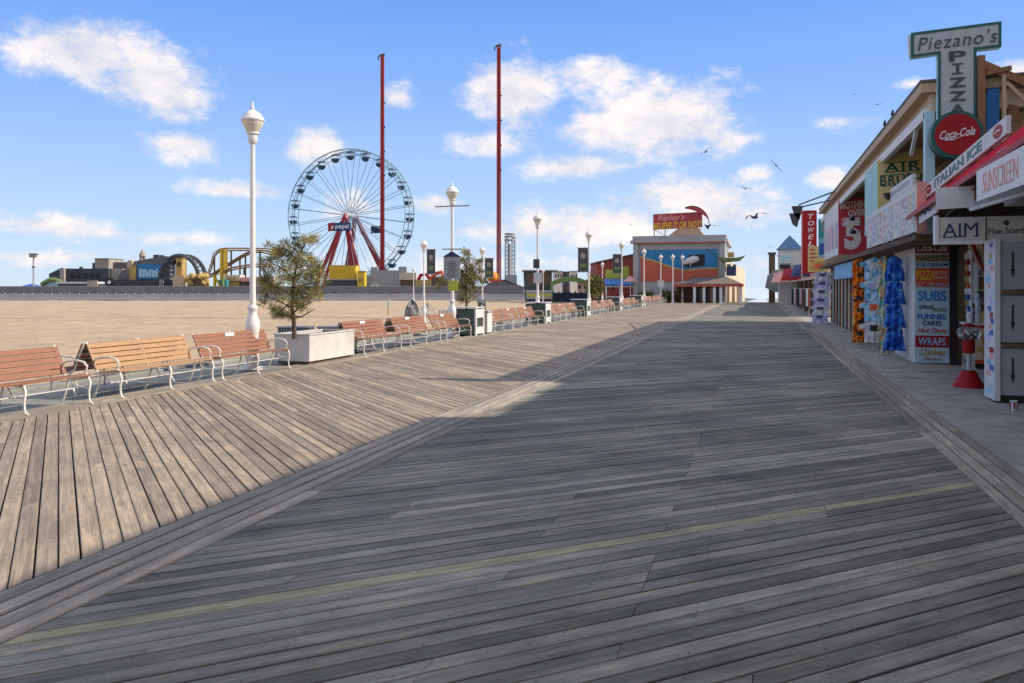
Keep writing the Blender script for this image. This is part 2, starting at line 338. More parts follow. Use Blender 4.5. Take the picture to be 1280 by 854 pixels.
M['deck_left'] = deck_mat('weathered_planks_bay_side', (.225,.188,.142), (.315,.262,.195), (.40,.33,.24), (.44,.345,.205), .5)
M['deck_mid'] = deck_mat('weathered_planks_centre', (.138,.133,.108), (.212,.204,.166), (.315,.302,.246), (.36,.335,.215), .8)
M['deck_border'] = deck_mat('weathered_planks_border', (.24,.215,.17), (.34,.30,.238), (.43,.375,.295), (.44,.36,.23), .5)
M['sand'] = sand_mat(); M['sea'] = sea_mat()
mk('concrete_apron', (.34,.325,.285), .85, .14, 2.2, bump=.25, dirt=.45, detail=9)
mk('concrete_walk', (.25,.25,.215), .85, .12, 2.0, bump=.2, dirt=.3)
ground_wear(M['concrete_apron'], 1.8); ground_wear(M['concrete_walk'], 2.4)
mk('under', (.02,.018,.015), .9)
mk('asphalt', (.12,.12,.115), .9, .1, .5)
mk('white_paint', (.66,.64,.61), .42, .05, 5, dirt=.12)
mk('bench_metal', (.70,.67,.60), .45, .06, 8, dirt=.25)
mk('lamp_white', (.72,.70,.66), .35, .05, 6, dirt=.12)
mk('globe', (.70,.64,.52), .25, .06, 8)
for k, c in (('slat_red', (.27,.115,.062)), ('slat_tan', (.41,.235,.115)), ('slat_brown', (.20,.09,.06))):
    mk(k, c, .6, .22, 5, stretch=(26,1.2,26), bump=.2, dirt=.3, detail=8)
mk('plaque', (.8,.8,.78), .35, .03)
mk('planter_white', (.58,.56,.525), .65, .08, 2.5, dirt=.25, detail=8)
mk('soil', (.08,.06,.045), .95, .3, 20)
mk('bark', (.10,.075,.055), .9, .3, 25, bump=.4)
mk('green_cabinet', (.055,.085,.075), .5, .15, 4)
mk('dark_grey', (.07,.075,.08), .6, .15, 4); mk('black', (.015,.015,.017), .5, .2, 4)
mk('grey', (.32,.33,.34), .6, .08, 3, dirt=.15); mk('light_grey', (.55,.56,.57), .55, .06, 3, dirt=.1)
mk('steel', (.45,.46,.48), .35, .08, 8, metal=.6)
mk('red', (.34,.012,.018), .5, .10, 5, spec=.2); mk('red_fabric', (.58,.008,.03), .8, .14, 4, spec=.1); mk('ride_red', (.36,.022,.025), .45, .1, .8)
mk('orange_red', (.65,.09,.03), .5, .1, 3); mk('orange', (.75,.25,.03), .6, .2, 6); mk('yellow', (.75,.50,.03), .5, .1, 3)
mk('gold', (.46,.31,.09), .6, .25, 2); mk('panel_yellow', (.74,.62,.29), .6, .06, 2, dirt=.12); mk('price_red', (.50,.05,.075), .5, .1, 3, spec=.2); mk('sign_face', (.42,.455,.46), .55, .10, 4, dirt=.3, detail=8); mk('museum_grey', (.36,.365,.37), .75, .08, 1, dirt=.2)
mk('sign_yellow', (.52,.43,.17), .6, .08, 2, dirt=.1)
mk('navy', (.02,.035,.11), .4, .1, 4); mk('blue', (.03,.10,.42), .6, .2, 5); mk('bright_blue', (.03,.20,.55), .5, .15, 3)
mk('sky_blue', (.22,.48,.70), .7, .18, 6); mk('pale_blue', (.42,.62,.70), .5, .08, 3, dirt=.12); mk('teal', (.03,.30,.32), .5, .1, 3)
mk('turquoise', (.33,.60,.60), .55, .12, 2.5, dirt=.12)
mk('dark_green', (.01,.10,.085), .45, .1, 5); mk('olive_green', (.16,.24,.07), .6, .15, 2); mk('lime', (.42,.48,.06), .5, .1, 5)
mk('white', (.68,.68,.67), .5, .04, 4, dirt=.06); mk('sign_grey', (.60,.61,.60), .5, .06, 3, dirt=.12)
mk('cream', (.62,.50,.36), .75, .08, 1.5, dirt=.12); mk('beige', (.55,.42,.28), .8, .08, 1.2, dirt=.15)
mk('stucco', (.58,.55,.50), .85, .08, 3, dirt=.4, bump=.15, detail=8)
mk('brick_red', (.40,.095,.07), .8, .12, 1); mk('brown', (.14,.085,.05), .75, .2, 3); mk('wood_beam', (.28,.13,.06), .7, .2, 4, stretch=(12,12,1), bump=.2)
mk('wood_pale', (.50,.36,.22), .7, .15, 4, stretch=(10,10,1)); mk('roof_grey', (.14,.14,.145), .8, .15, 1.2); mk('roof_blue', (.045,.13,.25), .6, .12, 1)
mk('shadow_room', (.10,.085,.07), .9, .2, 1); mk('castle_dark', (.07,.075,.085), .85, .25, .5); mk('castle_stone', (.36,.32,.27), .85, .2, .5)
mk('pink', (.70,.33,.30), .6, .12, 4); mk('lavender', (.48,.46,.66), .7, .15, 4)
mk('mural_blue', (.02,.19,.42), .6, .15, .5); mk('mural_red', (.48,.10,.06), .6, .15, .6); mk('sign_red', (.36,.045,.06), .5, .12, .8)
mk('fence_grey', (.17,.175,.19), .7, .10, .8, dirt=.12); mk('barrier', (.36,.365,.385), .75, .08, .6, dirt=.15)
mk('coaster', (.30,.17,.07), .6, .2, 1); mk('pepsi_blue', (.012,.05,.20), .4, .1, 3); mk('cabin_blue', (.03,.075,.125), .4, .1, 3); mk('rim_blue', (.24,.36,.42), .45, .1, 1); mk('stone_grey', (.20,.20,.20), .9, .3, 3, bump=.4)
mk('gull_white', (.16,.16,.16), .7, .2, 8); mk('gull_dark', (.045,.045,.05), .7, .2, 8)
mk('shirt_orange', (.85,.22,.02), .8, .4, 9); mk('shirt_black', (.03,.03,.035), .8, .3, 6); mk('shirt_sky', (.20,.46,.70), .8, .3, 4); mk('shirt_blue', (.03,.13,.50), .8, .45, 5)
mk('shirt_white', (.62,.62,.66), .8, .2, 5); mk('shirt_teal', (.10,.42,.50), .8, .4, 6)
def cloth_mat(name, cols, scale):
    m = bpy.data.materials.new(name); m.use_nodes = True; t = m.node_tree; b = t.nodes['Principled BSDF']; lk = t.links.new; b.inputs['Roughness'].default_value = .85; b.inputs['Specular IOR Level'].default_value = .15
    tc = node(t, 'ShaderNodeTexCoord'); oi = node(t, 'ShaderNodeObjectInfo'); ad = node(t, 'ShaderNodeVectorMath', operation='ADD'); lk(tc.outputs['Object'], ad.inputs[0])
    sc = mth(t, 'MULTIPLY', oi.outputs['Random'], 40); cb = node(t, 'ShaderNodeCombineXYZ'); lk(sc, cb.inputs[0]); lk(sc, cb.inputs[2]); lk(cb.outputs[0], ad.inputs[1])
    nz = node(t, 'ShaderNodeTexNoise'); nz.inputs['Scale'].default_value = scale; nz.inputs['Detail'].default_value = 3; nz.inputs['Distortion'].default_value = 1.2; lk(ad.outputs[0], nz.inputs[0])
    rp = node(t, 'ShaderNodeValToRGB'); rp.color_ramp.interpolation = 'CONSTANT'; e = rp.color_ramp.elements; n = len(cols)
    e[0].position = 0; e[0].color = (*cols[0], 1); e[1].position = .66; e[1].color = (*cols[-1], 1)
    for k in range(1, n-1): q = e.new(.33 + .33*k/(n-1)); q.color = (*cols[k], 1)
    lk(nz.outputs[0], rp.inputs[0]); lk(rp.outputs[0], b.inputs['Base Color']); return m
M['print_orange'] = cloth_mat('orange_print_cloth', [(.03,.025,.02), (.75,.16,.02), (.85,.30,.03), (.80,.12,.02), (.85,.55,.08), (.04,.03,.03)], 6)
M['print_sky'] = cloth_mat('sky_print_cloth', [(.10,.30,.55), (.22,.48,.70), (.28,.55,.74), (.55,.68,.78), (.18,.42,.66), (.08,.16,.30)], 3.2)
M['print_blue'] = cloth_mat('blue_print_cloth', [(.015,.05,.28), (.03,.12,.50), (.02,.08,.40), (.06,.25,.65), (.03,.14,.52), (.25,.55,.75)], 5)
M['print_mixed'] = cloth_mat('mixed_print_cloth', [(.10,.35,.50), (.65,.60,.15), (.12,.50,.55), (.75,.30,.08), (.65,.66,.68), (.10,.20,.50)], 5)
mk('metal_dull', (.25,.26,.27), .45, .1, 6, metal=.3)
m = bpy.data.materials.new('clear_glass'); m.use_nodes = True; b = m.node_tree.nodes['Principled BSDF']
b.inputs['Base Color'].default_value = (.85,.9,.9,1); b.inputs['Roughness'].default_value = .06; b.inputs['Transmission Weight'].default_value = .9; b.inputs['IOR'].default_value = 1.1
M['glass'] = m
mk('window_dark', (.03,.035,.045), .12, .2, 2, spec=.7)
def leaf_mat(name, c1, c2):
    m = bpy.data.materials.new(name); m.use_nodes = True; t = m.node_tree; b = t.nodes['Principled BSDF']; lk = t.links.new
    b.inputs['Roughness'].default_value = .6
    at = node(t, 'ShaderNodeAttribute', attribute_name='tint'); mx = node(t, 'ShaderNodeMix', data_type='RGBA'); lk(at.outputs['Fac'], mx.inputs[0])
    mx.inputs[6].default_value = (*c1, 1); mx.inputs[7].default_value = (*c2, 1); lk(mx.outputs[2], b.inputs['Base Color'])
    return m
M['needles'] = leaf_mat('pine_needles', (.06,.075,.02), (.42,.35,.11)); M['leaves'] = leaf_mat('small_leaves', (.06,.09,.02), (.22,.22,.05))

# ------------------------------------------------------------------ ground, sea, deck
def sheet(name, poly, z, m):
    mb = MB(); mb._add([(x, y, z) for x, y in poly], [tuple(range(len(poly)))]); return struct(mb.build(name, m))
def R2(x, t): p = AX*t + RX*(x); return (p.x, p.y)
XW = -11.7
sheet('sea', [(-9000,-9000), (9000,-9000), (9000,12000), (-9000,12000)], -3.0, M['sea'])
fA, fB = R2(-420, 116), R2(30, 116)
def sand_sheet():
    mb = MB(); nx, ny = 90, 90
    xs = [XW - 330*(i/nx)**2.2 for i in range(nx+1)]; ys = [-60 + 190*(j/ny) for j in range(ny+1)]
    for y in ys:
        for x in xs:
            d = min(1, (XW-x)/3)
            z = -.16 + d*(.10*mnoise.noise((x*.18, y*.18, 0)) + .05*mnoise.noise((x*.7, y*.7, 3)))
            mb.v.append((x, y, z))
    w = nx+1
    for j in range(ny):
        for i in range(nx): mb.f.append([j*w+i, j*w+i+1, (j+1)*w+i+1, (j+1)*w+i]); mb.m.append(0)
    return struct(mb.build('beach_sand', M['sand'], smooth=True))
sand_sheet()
sheet('park_ground', [R2(-450,117), R2(-450,300), R2(60,300), (0,140), (-1.5,112), (-1.5,98.2), (-9,98.2), R2(25,98), R2(25,117)], -.22, M['asphalt'])
sheet('town_ground', [(3.0,-60), (200,-60), (200,135), (1.2,135), (1.2,98.2), (3.0,98.2)], -.06, M['concrete_apron'])
sheet('concrete_walk', [(XW,-20), (-9.72,-20), (-9.72,99), (XW,99)], -.03, M['concrete_walk'])
struct(box(XW-.25, XW, -20, 99, -.6, .02).build('sea_wall_kerb', M['concrete_walk'], bevel=.02))
sheet('plaza_paving', [(XW,99.01), (-9,99.01), (-9,98.2), (-1.5,98.2), (-1.5,112), (-16,112), (XW-6,99)], -.02, M['concrete_apron'])
struct(box(-9.75, 2.35, -6, 98, -.5, -.05).build('deck_underside', M['under']))
sheet('concrete_apron', [(2.32,-30), (12,-30), (12,98), (2.32,98)], -.012, M['concrete_apron'])

def boards(name, m, plist, z=0.0, th=.03, kind='structure'):
    """plist: boards as (corner quad p0 p1 along one long side, p3 p2 along the other, rgb)"""
    vs = []; fs = []; uvs = []; cols = []
    for (p0, p1, p2, p3, rgb) in plist:
        b = len(vs); ch = .004; dz = rgb[3]; tl = rgb[4]
        a, bq = Vector(p0), Vector(p1); c, d = Vector(p2), Vector(p3)
        ax = (bq - a); ln = ax.length; ax = ax/ln; pr = Vector((-ax.y, ax.x, 0))
        if (d - a).dot(pr) < 0: pr = -pr
        w = (d - a).dot(pr)
        def lerp(p, q, s): return p + (q-p)*s
        e = ch / w
        rows = [(0, -th), (0, -ch), (e, 0), (1-e, 0), (1, -ch), (1, -th)]
        for s, zz in rows:
            tz = z + zz + dz + tl*(s-.5)*w
            q0 = lerp(a, d, s); q1 = lerp(bq, c, s)
            for q in (q0, q1):
                vs.append((q.x, q.y, tz)); uvs.append(((q-a).dot(ax), s*w))
        for i in range(5): fs.append((b+2*i, b+2*i+1, b+2*i+3, b+2*i+2)); cols.append(rgb[:3])
        fs.append((b, b+2, b+4, b+6, b+8, b+10)); cols.append(rgb[:3]); fs.append((b+11, b+9, b+7, b+5, b+3, b+1)); cols.append(rgb[:3])
    me = bpy.data.meshes.new(name); me.from_pydata(vs, [], fs); me.materials.append(m)
    uvf = []; cf = []
    for p in me.polygons:
        for li in p.loop_indices: uvf += uvs[me.loops[li].vertex_index]; cf += (*cols[p.index], 1)
    me.uv_layers.new(name='grain'); me.color_attributes.new('board', 'FLOAT_COLOR', 'CORNER')
    me.uv_layers['grain'].data.foreach_set('uv', uvf); me.color_attributes['board'].data.foreach_set('color', cf)
    me.update()
    bm = bmesh.new(); bm.from_mesh(me); bmesh.ops.recalc_face_normals(bm, faces=bm.faces); bm.to_mesh(me); bm.free()
    o = bpy.data.objects.new(name, me); C.objects.link(o); o['kind'] = kind; return o
def rgbr(r, jitter=1.0): return (r.random(), r.random()*.962, r.random(), r.uniform(-.0016, .0016)*jitter, r.uniform(-.006, .006)*jitter)
def diagonal(x0, x1, ang, joints, r, special=()):
    d = Vector((math.sin(ang), math.cos(ang), 0)); n = Vector((-d.y, d.x, 0))
    if n.y < 0: n = -n
    pitch, w = .127, .1180; out = []
    smin = min(n.x*x0, n.x*x1) + n.y*(-6) ; smax = max(n.x*x0, n.x*x1) + n.y*98
    i0, i1 = int(smin/pitch)-2, int(smax/pitch)+2
    def pt(s, X): t = (X - n.x*s)/d.x; p = n*s + d*t; return p
    for i in range(i0, i1):
        s0 = i*pitch; s1 = s0 + w + r.choice((.004, .001, 0, -.002, -.005)) + r.uniform(-.002, .002)
        cuts = [x0] + joints(i, r) + [x1]; cuts = sorted(set(cuts))
        for a, b in zip(cuts[:-1], cuts[1:]):
            ga = .002 if a > x0 else 0; gb = .002 if b < x1 else 0
            q = (pt(s0, a+ga), pt(s0, b-gb), pt(s1, b-gb), pt(s1, a+ga))
            ym = max(p.y for p in q)
            if min(p.y for p in q) < -6.5 or ym > 98: continue
            c = list(rgbr(r))
            r.random()
            if special and special(i, a, b, q): c[1] = .99
            out.append((*q, tuple(c)))
    return out
XL0, XL1, XC0, XC1, XR1 = -9.12, -4.06, -3.45, 1.80, 2.31
r1 = random.Random(3)
def jl(i, r): return [XL0 + .61*r.choice((2, 3, 4, 5, 6))] if r.random() < .8 else []
def jc(i, r):
    k = r.random()
    if k < .42: return [-.62]
    if k < .80: return [-1.42]
    return [r.choice((-2.6, .5, -.02))]
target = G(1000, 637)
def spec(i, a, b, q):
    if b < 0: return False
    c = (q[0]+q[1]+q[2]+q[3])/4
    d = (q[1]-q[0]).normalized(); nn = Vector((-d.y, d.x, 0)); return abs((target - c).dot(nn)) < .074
boards('boardwalk_planks_ocean_side', M['deck_left'], diagonal(XL0, XL1, math.radians(-45.4), jl, r1))
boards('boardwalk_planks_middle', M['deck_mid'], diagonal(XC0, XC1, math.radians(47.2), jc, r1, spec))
def strips(x0, x1, n, r):
    out = []; pw = (x1-x0)/n
    for k in range(n):
        y = -6 + r.uniform(-2, 0)
        while y < 98:
            l = r.choice((3.6, 4.2, 4.9)); a = x0 + k*pw + .006; b = x0 + (k+1)*pw - .006
            y1 = min(y+l, 98)
            out.append(((a, y+.002, 0), (a, y1-.002, 0), (b, y1-.002, 0), (b, y+.002, 0), rgbr(r))); y = y1
            if y1 >= 98: break
    return [(Vector(p[0]), Vector(p[1]), Vector(p[2]), Vector(p[3]), p[4]) for p in out]
boards('boardwalk_border_planks', M['deck_border'], strips(XL1+.003, XC0-.003, 4, r1) + strips(XC1+.003, XR1, 4, r1) + strips(-9.72, XL0-.003, 4, r1))

# ------------------------------------------------------------------ benches
def bench_proto(slat, label, plaque):
    t = thing('boardwalk_bench', label, 'bench', (0,0,0), 'slatted benches along the boardwalk edge'); t.scale = (1, 1, .93)
    Lh = 1.14
    s = MB()
    for k in range(4):
        x = -.045 - k*.1; z = .43 - .008*k
        s.box(x-.042, x+.042, -Lh, Lh, z, z+.028)
    s.build('seat', slat, t, bevel=.006)
    s = MB()
    for k in range(5):
        u = .055 + k*.095; c = Vector((-.44 - u*.40, 0, .44 + u*.92)); d = Vector((-.40, 0, .92)).normalized()*.042; nn = Vector((.92, 0, .40)).normalized()*.013
        s._add([c-d-nn+Vector((0,y,0)) for y in (-Lh, Lh)] + [c+d-nn+Vector((0,y,0)) for y in (Lh, -Lh)] + [c-d+nn+Vector((0,y,0)) for y in (-Lh, Lh)] + [c+d+nn+Vector((0,y,0)) for y in (Lh, -Lh)],
               [(0,1,2,3), (4,7,6,5), (0,4,5,1), (1,5,6,2), (2,6,7,3), (3,7,4,0)])
    bk = s.build('backrest', slat, t, bevel=.006)
    if plaque:
        c = Vector((-.60, -.1, .855)); box(c.x-.008, c.x+.034, c.y-.14, c.y+.14, .80, .868).build('plaque', M['plaque'], bk)
    for y in (-Lh+.03, 0, Lh-.03):
        f = MB()
        f.tube([(-.005, y, .405), (-.2, y, .412), (-.40, y, .40), (-.455, y, .43), (-.53, y, .62), (-.655, y, .905)], [.017, .017, .02, .02, .017, .016], 8)
        f.tube([(-.30, y, .40), (-.22, y, .27), (-.06, y, .25), (.0, y, .20)], .010, 6)
        fr = f.build('end_frame', M['bench_metal'], t, smooth=True)
        MB().tube([(-.02, y, .405), (.012, y, .33), (-.012, y, .18), (.0, y, .06), (.025, y, .012), (.06, y, .008)], [.019, .020, .016, .015, .018, .016], 8).build('leg', M['bench_metal'], fr, smooth=True)
        MB().tube([(-.37, y, .40), (-.40, y, .28), (-.43, y, .16), (-.475, y, .05), (-.50, y, .012), (-.53, y, .008)], [.018, .016, .015, .015, .018, .015], 8).build('leg', M['bench_metal'], fr, smooth=True)
        if y:
            pts = [(-.52, y, .60), (-.40, y, .655), (-.22, y, .67), (-.10, y, .645), (-.045, y, .58), (-.06, y, .51), (-.10, y, .50), (-.03, y, .44)]
            MB().tube(pts, [.012, .015, .017, .018, .017, .014, .012, .016], 8).build('armrest', M['bench_metal'], t, smooth=True)
    MB().tube([(-.2, -Lh+.03, .24), (-.2, Lh-.03, .24)], .009, 6).build('stretcher', M['bench_metal'], t)
    return t
def bmats(): pass
BX = -9.35
bA = bench_proto(M['slat_red'], 'dark red-brown slatted bench with white plaque, nearest at the left edge', True)
bA.location = (BX, 8.66, 0)
bB = bench_proto(M['slat_tan'], 'pale orange-tan slatted bench, the only light wood one in the row', False); bB.location = (BX, 11.50, 0)
dup(bA, (BX, 14.0, 0), 0, 'red-brown bench in front of the tall lamp post and beside the white planter box')
bC = bench_proto(M['slat_brown'], 'brown slatted bench facing the sand, back to back with the tan bench', False); bC.location = (BX-1.30, 11.45, 0); bC.rotation_euler = (0,0,math.pi)
row = [(19.75, 'red-brown bench just past the white planter box, its near armrest beside the box'), (22.55, 'red-brown bench, middle one of three between the white planter and the green bins'),
       (25.35, 'red-brown bench right before the first green bin cabinet'), (30.2, 'first red-brown bench past the second pine tree and its white bin'),
       (32.75, 'second red-brown bench past the second pine tree and its white bin'), (35.3, 'third red-brown bench past the second pine, in front of a double-sign lamp post')]
jr = random.Random(31)
for y, lb in row: dup(bA, (BX + jr.uniform(-.03, .03), y + jr.uniform(-.05, .05), 0), jr.uniform(-.012, .012), lb)
ys = [39.6, 42.2, 44.8, 49.2, 51.8, 54.4, 57.0, 61, 63.6, 66.2, 68.8, 72, 74.6, 77.2, 79.8, 83, 85.6, 88.2, 90.8]
for i, y in enumerate(ys):
    lb = 'small red-brown bench in the distant line of benches running towards the red building'
    if i < 3: lb = ['distant red-brown bench straight after the second green bin cabinet', 'distant red-brown bench, second after the second green bin cabinet', 'distant red-brown bench ending against the third green bin cabinet'][i]
    dup(bA, (BX + jr.uniform(-.04, .04), y + jr.uniform(-.06, .06), 0), jr.uniform(-.015, .015), lb, 'slatted benches along the boardwalk edge')
for y, lb in ((19.75, 'brown bench facing the sand behind the white planter, back to back'), (22.55, 'brown bench facing the sand, back of the middle bench before the green bins')):
    dup(bC, (BX-1.36, y, 0), math.pi, lb)

# ------------------------------------------------------------------ lamp posts
def lamp_proto(label):
    t = thing('lamp_post', label, 'lamp post', (0,0,0), 'white lamp posts along the boardwalk')
    MB().lathe([(.20,0), (.20,.05), (.175,.09), (.15,.12), (.125,.3), (.115,.72), (.125,.76), (.142,.82), (.145,.92), (.13,1.02), (.10,1.10), (.085,1.15), (.085,1.22), (.105,1.25), (.105,1.29), (.075,1.33)], n=24).build('base', M['lamp_white'], t, smooth=True)
    MB().lathe([(.064,1.3), (.060,1.7), (.054,3.0), (.048,4.66), (.07,4.665), (.07,4.69)], n=18).build('pole', M['lamp_white'], t, smooth=True)
    MB().lathe([(.062,4.66), (.09,4.70), (.10,4.76), (.095,4.84), (.13,4.86), (.13,4.89)], n=20).build('neck', M['lamp_white'], t, smooth=True)
    MB().lathe([(.105,4.88), (.135,4.93), (.18,5.01), (.215,5.08), (.225,5.13)], n=24).build('globe', M['globe'], t, smooth=True)
    MB().lathe([(.22,5.12), (.24,5.13), (.243,5.165), (.22,5.18), (.205,5.22), (.165,5.28), (.10,5.33), (.05,5.355), (.03,5.38), (.045,5.40), (.028,5.43), (.012,5.52), (.002,5.55)], n=24).build('cap', M['lamp_white'], t, smooth=True)
    return t
lp = lamp_proto('tall white lamp post with acorn head, nearest, behind the red-brown bench'); lp.location = (-10, 14.79, 0)
LY = [(26.4, 'white lamp post carrying crossbars, a gabled notice board and a yellow-green sign'), (37.8, 'white lamp post with two small square grey signs, one above the other'),
      (50.2, 'white lamp post with a dark banner hung on its left, above a small leafy tree'), (63.0, 'white lamp post with a dark banner, in front of the red gabled building'),
      (76.0, 'lamp post at the left edge of the wave mural, nearest of four there'), (89.7, 'lamp post in front of the wave mural, second of four, bearing a small square sign'),
      (102.5, 'lamp post in front of the wave mural, third of four'), (110, 'lamp post by the covered porch of the mural building, farthest of four')]
LPOS = {}
for i, (y, lb) in enumerate(LY):
    x = -10 if i < 6 else -10.2
    if i >= 6: p = P(841 if i == 6 else 853, 376, 88.5 + 1.5*(i-6)); x, y = p.x, p.y
    o = dup(lp, (x, y, 0), 0, lb); o.scale = (.96, .96, .96)
    LPOS[i] = (x, y)
for i, (px, t, lb) in enumerate(((530, 38, 'short white lamp post with dark banner, left of the gabled notice board'), (603, 45, 'short white lamp post with dark banner, right of the second pine tree'),
                   (517, 75, 'thin far lamp post standing on the sand before the grey fence'), (679, 92, 'far lamp post beside the dark backdrop building and green arch'), (753, 84, 'far lamp post right of the small leafy tree'))):
    p = P(px, 359, t); o = dup(lp, (p.x, p.y, -.1), 0, lb); k = (.73, .74, .66, .70, .80)[i]; o.scale = (k, k, k)

def banner(px0, px1, py0, py1, t, lab):
    r = thing('pole_banner', lab, 'banner', P((px0+px1)/2, py1, t), 'dark banners on the lamp posts')
    a, b, c, d = P(px0, py1, t), P(px1, py1, t), P(px1, py0, t), P(px0, py0, t)
    mb = MB(); n = AX*.03; mb._add([a, b, c, d, a+n, b+n, c+n, d+n], [(0,1,2,3), (7,6,5,4), (0,4,5,1), (1,5,6,2), (2,6,7,3), (3,7,4,0)])
    mb.build('cloth', M['dark_grey'], r)
    e = AX*-.01; w = px1-px0; h = py1-py0
    MB()._add([P(px0+w*(.5+.26*math.cos(q*.6283)), py0+h*(.33+.13*math.sin(q*.6283)), t)+e for q in range(10)], [tuple(range(10))]).build('emblem', M['castle_stone'], r); MB().quad(*[P(px0+w*u, py0+h*v, t)+e for u, v in ((.2,.82), (.8,.82), (.8,.66), (.2,.66))]).build('emblem_band', M['olive_green'], r)
    for yy in (py0, py1): MB().tube([P(px0-1, yy, t), P(px1+1, yy, t)], .025, 6).build('bracket', M['metal_dull'], r)
banner(533.5, 544, 312, 343, 37.9, 'dark banner left of the gabled notice board, with olive emblem')
banner(606, 616.5, 323, 347, 44.9, 'dark banner right of the second pine, with olive emblem')
banner(722.5, 735, 310, 340, 50.6, 'dark banner in front of the sky above the green arch')
banner(766, 776.5, 318, 342, 63, 'dark banner hanging in front of the red gabled building')

# notices on the second lamp
def notice():
    t0 = 27.9
    r = thing('notice_board', 'grey gabled notice board with blue gable fixed to a lamp post', 'sign', P(564, 350, t0))
    def pan(x0, x1, y0, y1, t=t0, d=.05):
        a, b, c, dd = P(x0, y1, t), P(x1, y1, t), P(x1, y0, t), P(x0, y0, t); n = AX*d
        return MB()._add([a, b, c, dd, a+n, b+n, c+n, dd+n], [(0,1,2,3), (7,6,5,4), (0,4,5,1), (1,5,6,2), (2,6,7,3), (3,7,4,0)])
    pan(554.5, 575, 321, 349).build('panel', M['grey'], r)
    k = .0; mb = MB(); a, b, c = P(553.5, 321, t0-.02), P(576, 321, t0-.02), P(564.7, 314, t0-.02); n = AX*.07
    mb._add([a, b, c, a+n, b+n, c+n], [(0,1,2), (5,4,3), (0,3,4,1), (1,4,5,2), (2,5,3,0)]); mb.build('gable', M['navy'], r)
    mb = MB()
    for i in range(9):
        y = 327 + i*2.3; w = rnd.uniform(4, 8.5); q = -.012
        mb.quad(P(565-w, y+.7, t0)+AX*q, P(565+w, y+.7, t0)+AX*q, P(565+w, y, t0)+AX*q, P(565-w, y, t0)+AX*q)
    mb.build('small_print', M['dark_grey'], r)
    mb = MB(); mb.tube([P(552.5, 311.5, t0+.1), P(577, 311.5, t0+.1)], .022, 6); mb.build('crossbar', M['metal_dull'], r)
    tag(pan(560.5, 572.5, 351, 363.5).build('yellow_sign', M['lime']), 'yellow-green square sign low on the lamp post under the notice board', 'sign')
    tag(MB().tube([P(544, 258.5, t0+.1), P(587, 257, t0+.1)], .022, 6).build('crossbar', M['metal_dull']), 'thin horizontal banner bar across the top of a lamp post', 'bar')
    g = 'small grey square signs on lamp posts'
    for x0, x1, y0, y1, t, lb in ((666.5, 674.5, 324, 335.5, 38.9, 'dark grey square sign on the post before the backdrop building, upper of two'), (667, 677.5, 341, 354, 38.9, 'pale grey square sign on the post before the backdrop building, lower of two'),
                                  (822, 830, 350.5, 359, 87.5, 'pale square sign low on a lamp post before the mural')):
        tag(pan(x0, x1, y0, y1, t, .04).build('square_sign', M['dark_grey' if 'dark' in lb else 'light_grey']), lb, 'sign', g)
notice()

# ------------------------------------------------------------------ planters, trees, bins
def foliage(name, centers, m, parent, n_per, size, ln, wid, r, flat=.8):
    vs = []; fs = []; tint = []
    for (c, rad, tn) in centers:
        c = Vector(c)
        for k in range(n_per):
            d = Vector((r.gauss(0,1), r.gauss(0,1), r.gauss(.25,1)*flat)); d.normalize()
            p = c + d*rad*(r.random()**.5)*size; q = (d + Vector((r.gauss(0,.4), r.gauss(0,.4), r.gauss(.3,.4)))).normalized()*ln*r.uniform(.6,1.2)
            s = q.cross(Vector((r.gauss(0,1), r.gauss(0,1), r.gauss(0,1)))).normalized()*wid
            b = len(vs); vs += [p-s, p+s, p+q+s*.5, p+q-s*.5]; fs.append((b, b+1, b+2, b+3)); tint.append(min(1, max(0, tn + r.uniform(-.25,.25))))
    off = WL.get(parent.name, Vector())
    me = bpy.data.meshes.new(name); me.from_pydata([tuple(v-off) for v in vs], [], fs); me.materials.append(m)
    at = me.attributes.new('tint', 'FLOAT', 'FACE'); at.data.foreach_set('value', tint); me.update()
    o = bpy.data.objects.new(name, me); C.objects.link(o); o.parent = parent; WL[o.name] = off; return o
def pine(base, limbs, tufts, t, label, r, trunk_r, npt=70, ln=.11, wid=.007, trunk_pts=None):
    th = thing('pine_tree', label, 'tree', base)
    tp = [P(x, y, t+dz) for x, y, dz in trunk_pts]
    n = len(tp); rs = [trunk_r*(1-.75*i/(n-1)) for i in range(n)]
    mb = MB().tube(tp, rs, 8)
    for lm in limbs:
        q = [P(x, y, t+dz) for x, y, dz in lm]; mb.tube(q, [trunk_r*.42*(1-.7*i/(len(q)-1)) for i in range(len(q))], 6)
    mb.build('trunk', M['bark'], th, smooth=True)
    cs = []
    for (x, y, dz, rad, tn) in tufts: cs.append((P(x, y, t+dz), rad*t/F, tn))
    foliage('crown', cs, M['needles'], th, npt, 1.0, ln, wid, r)
    return th
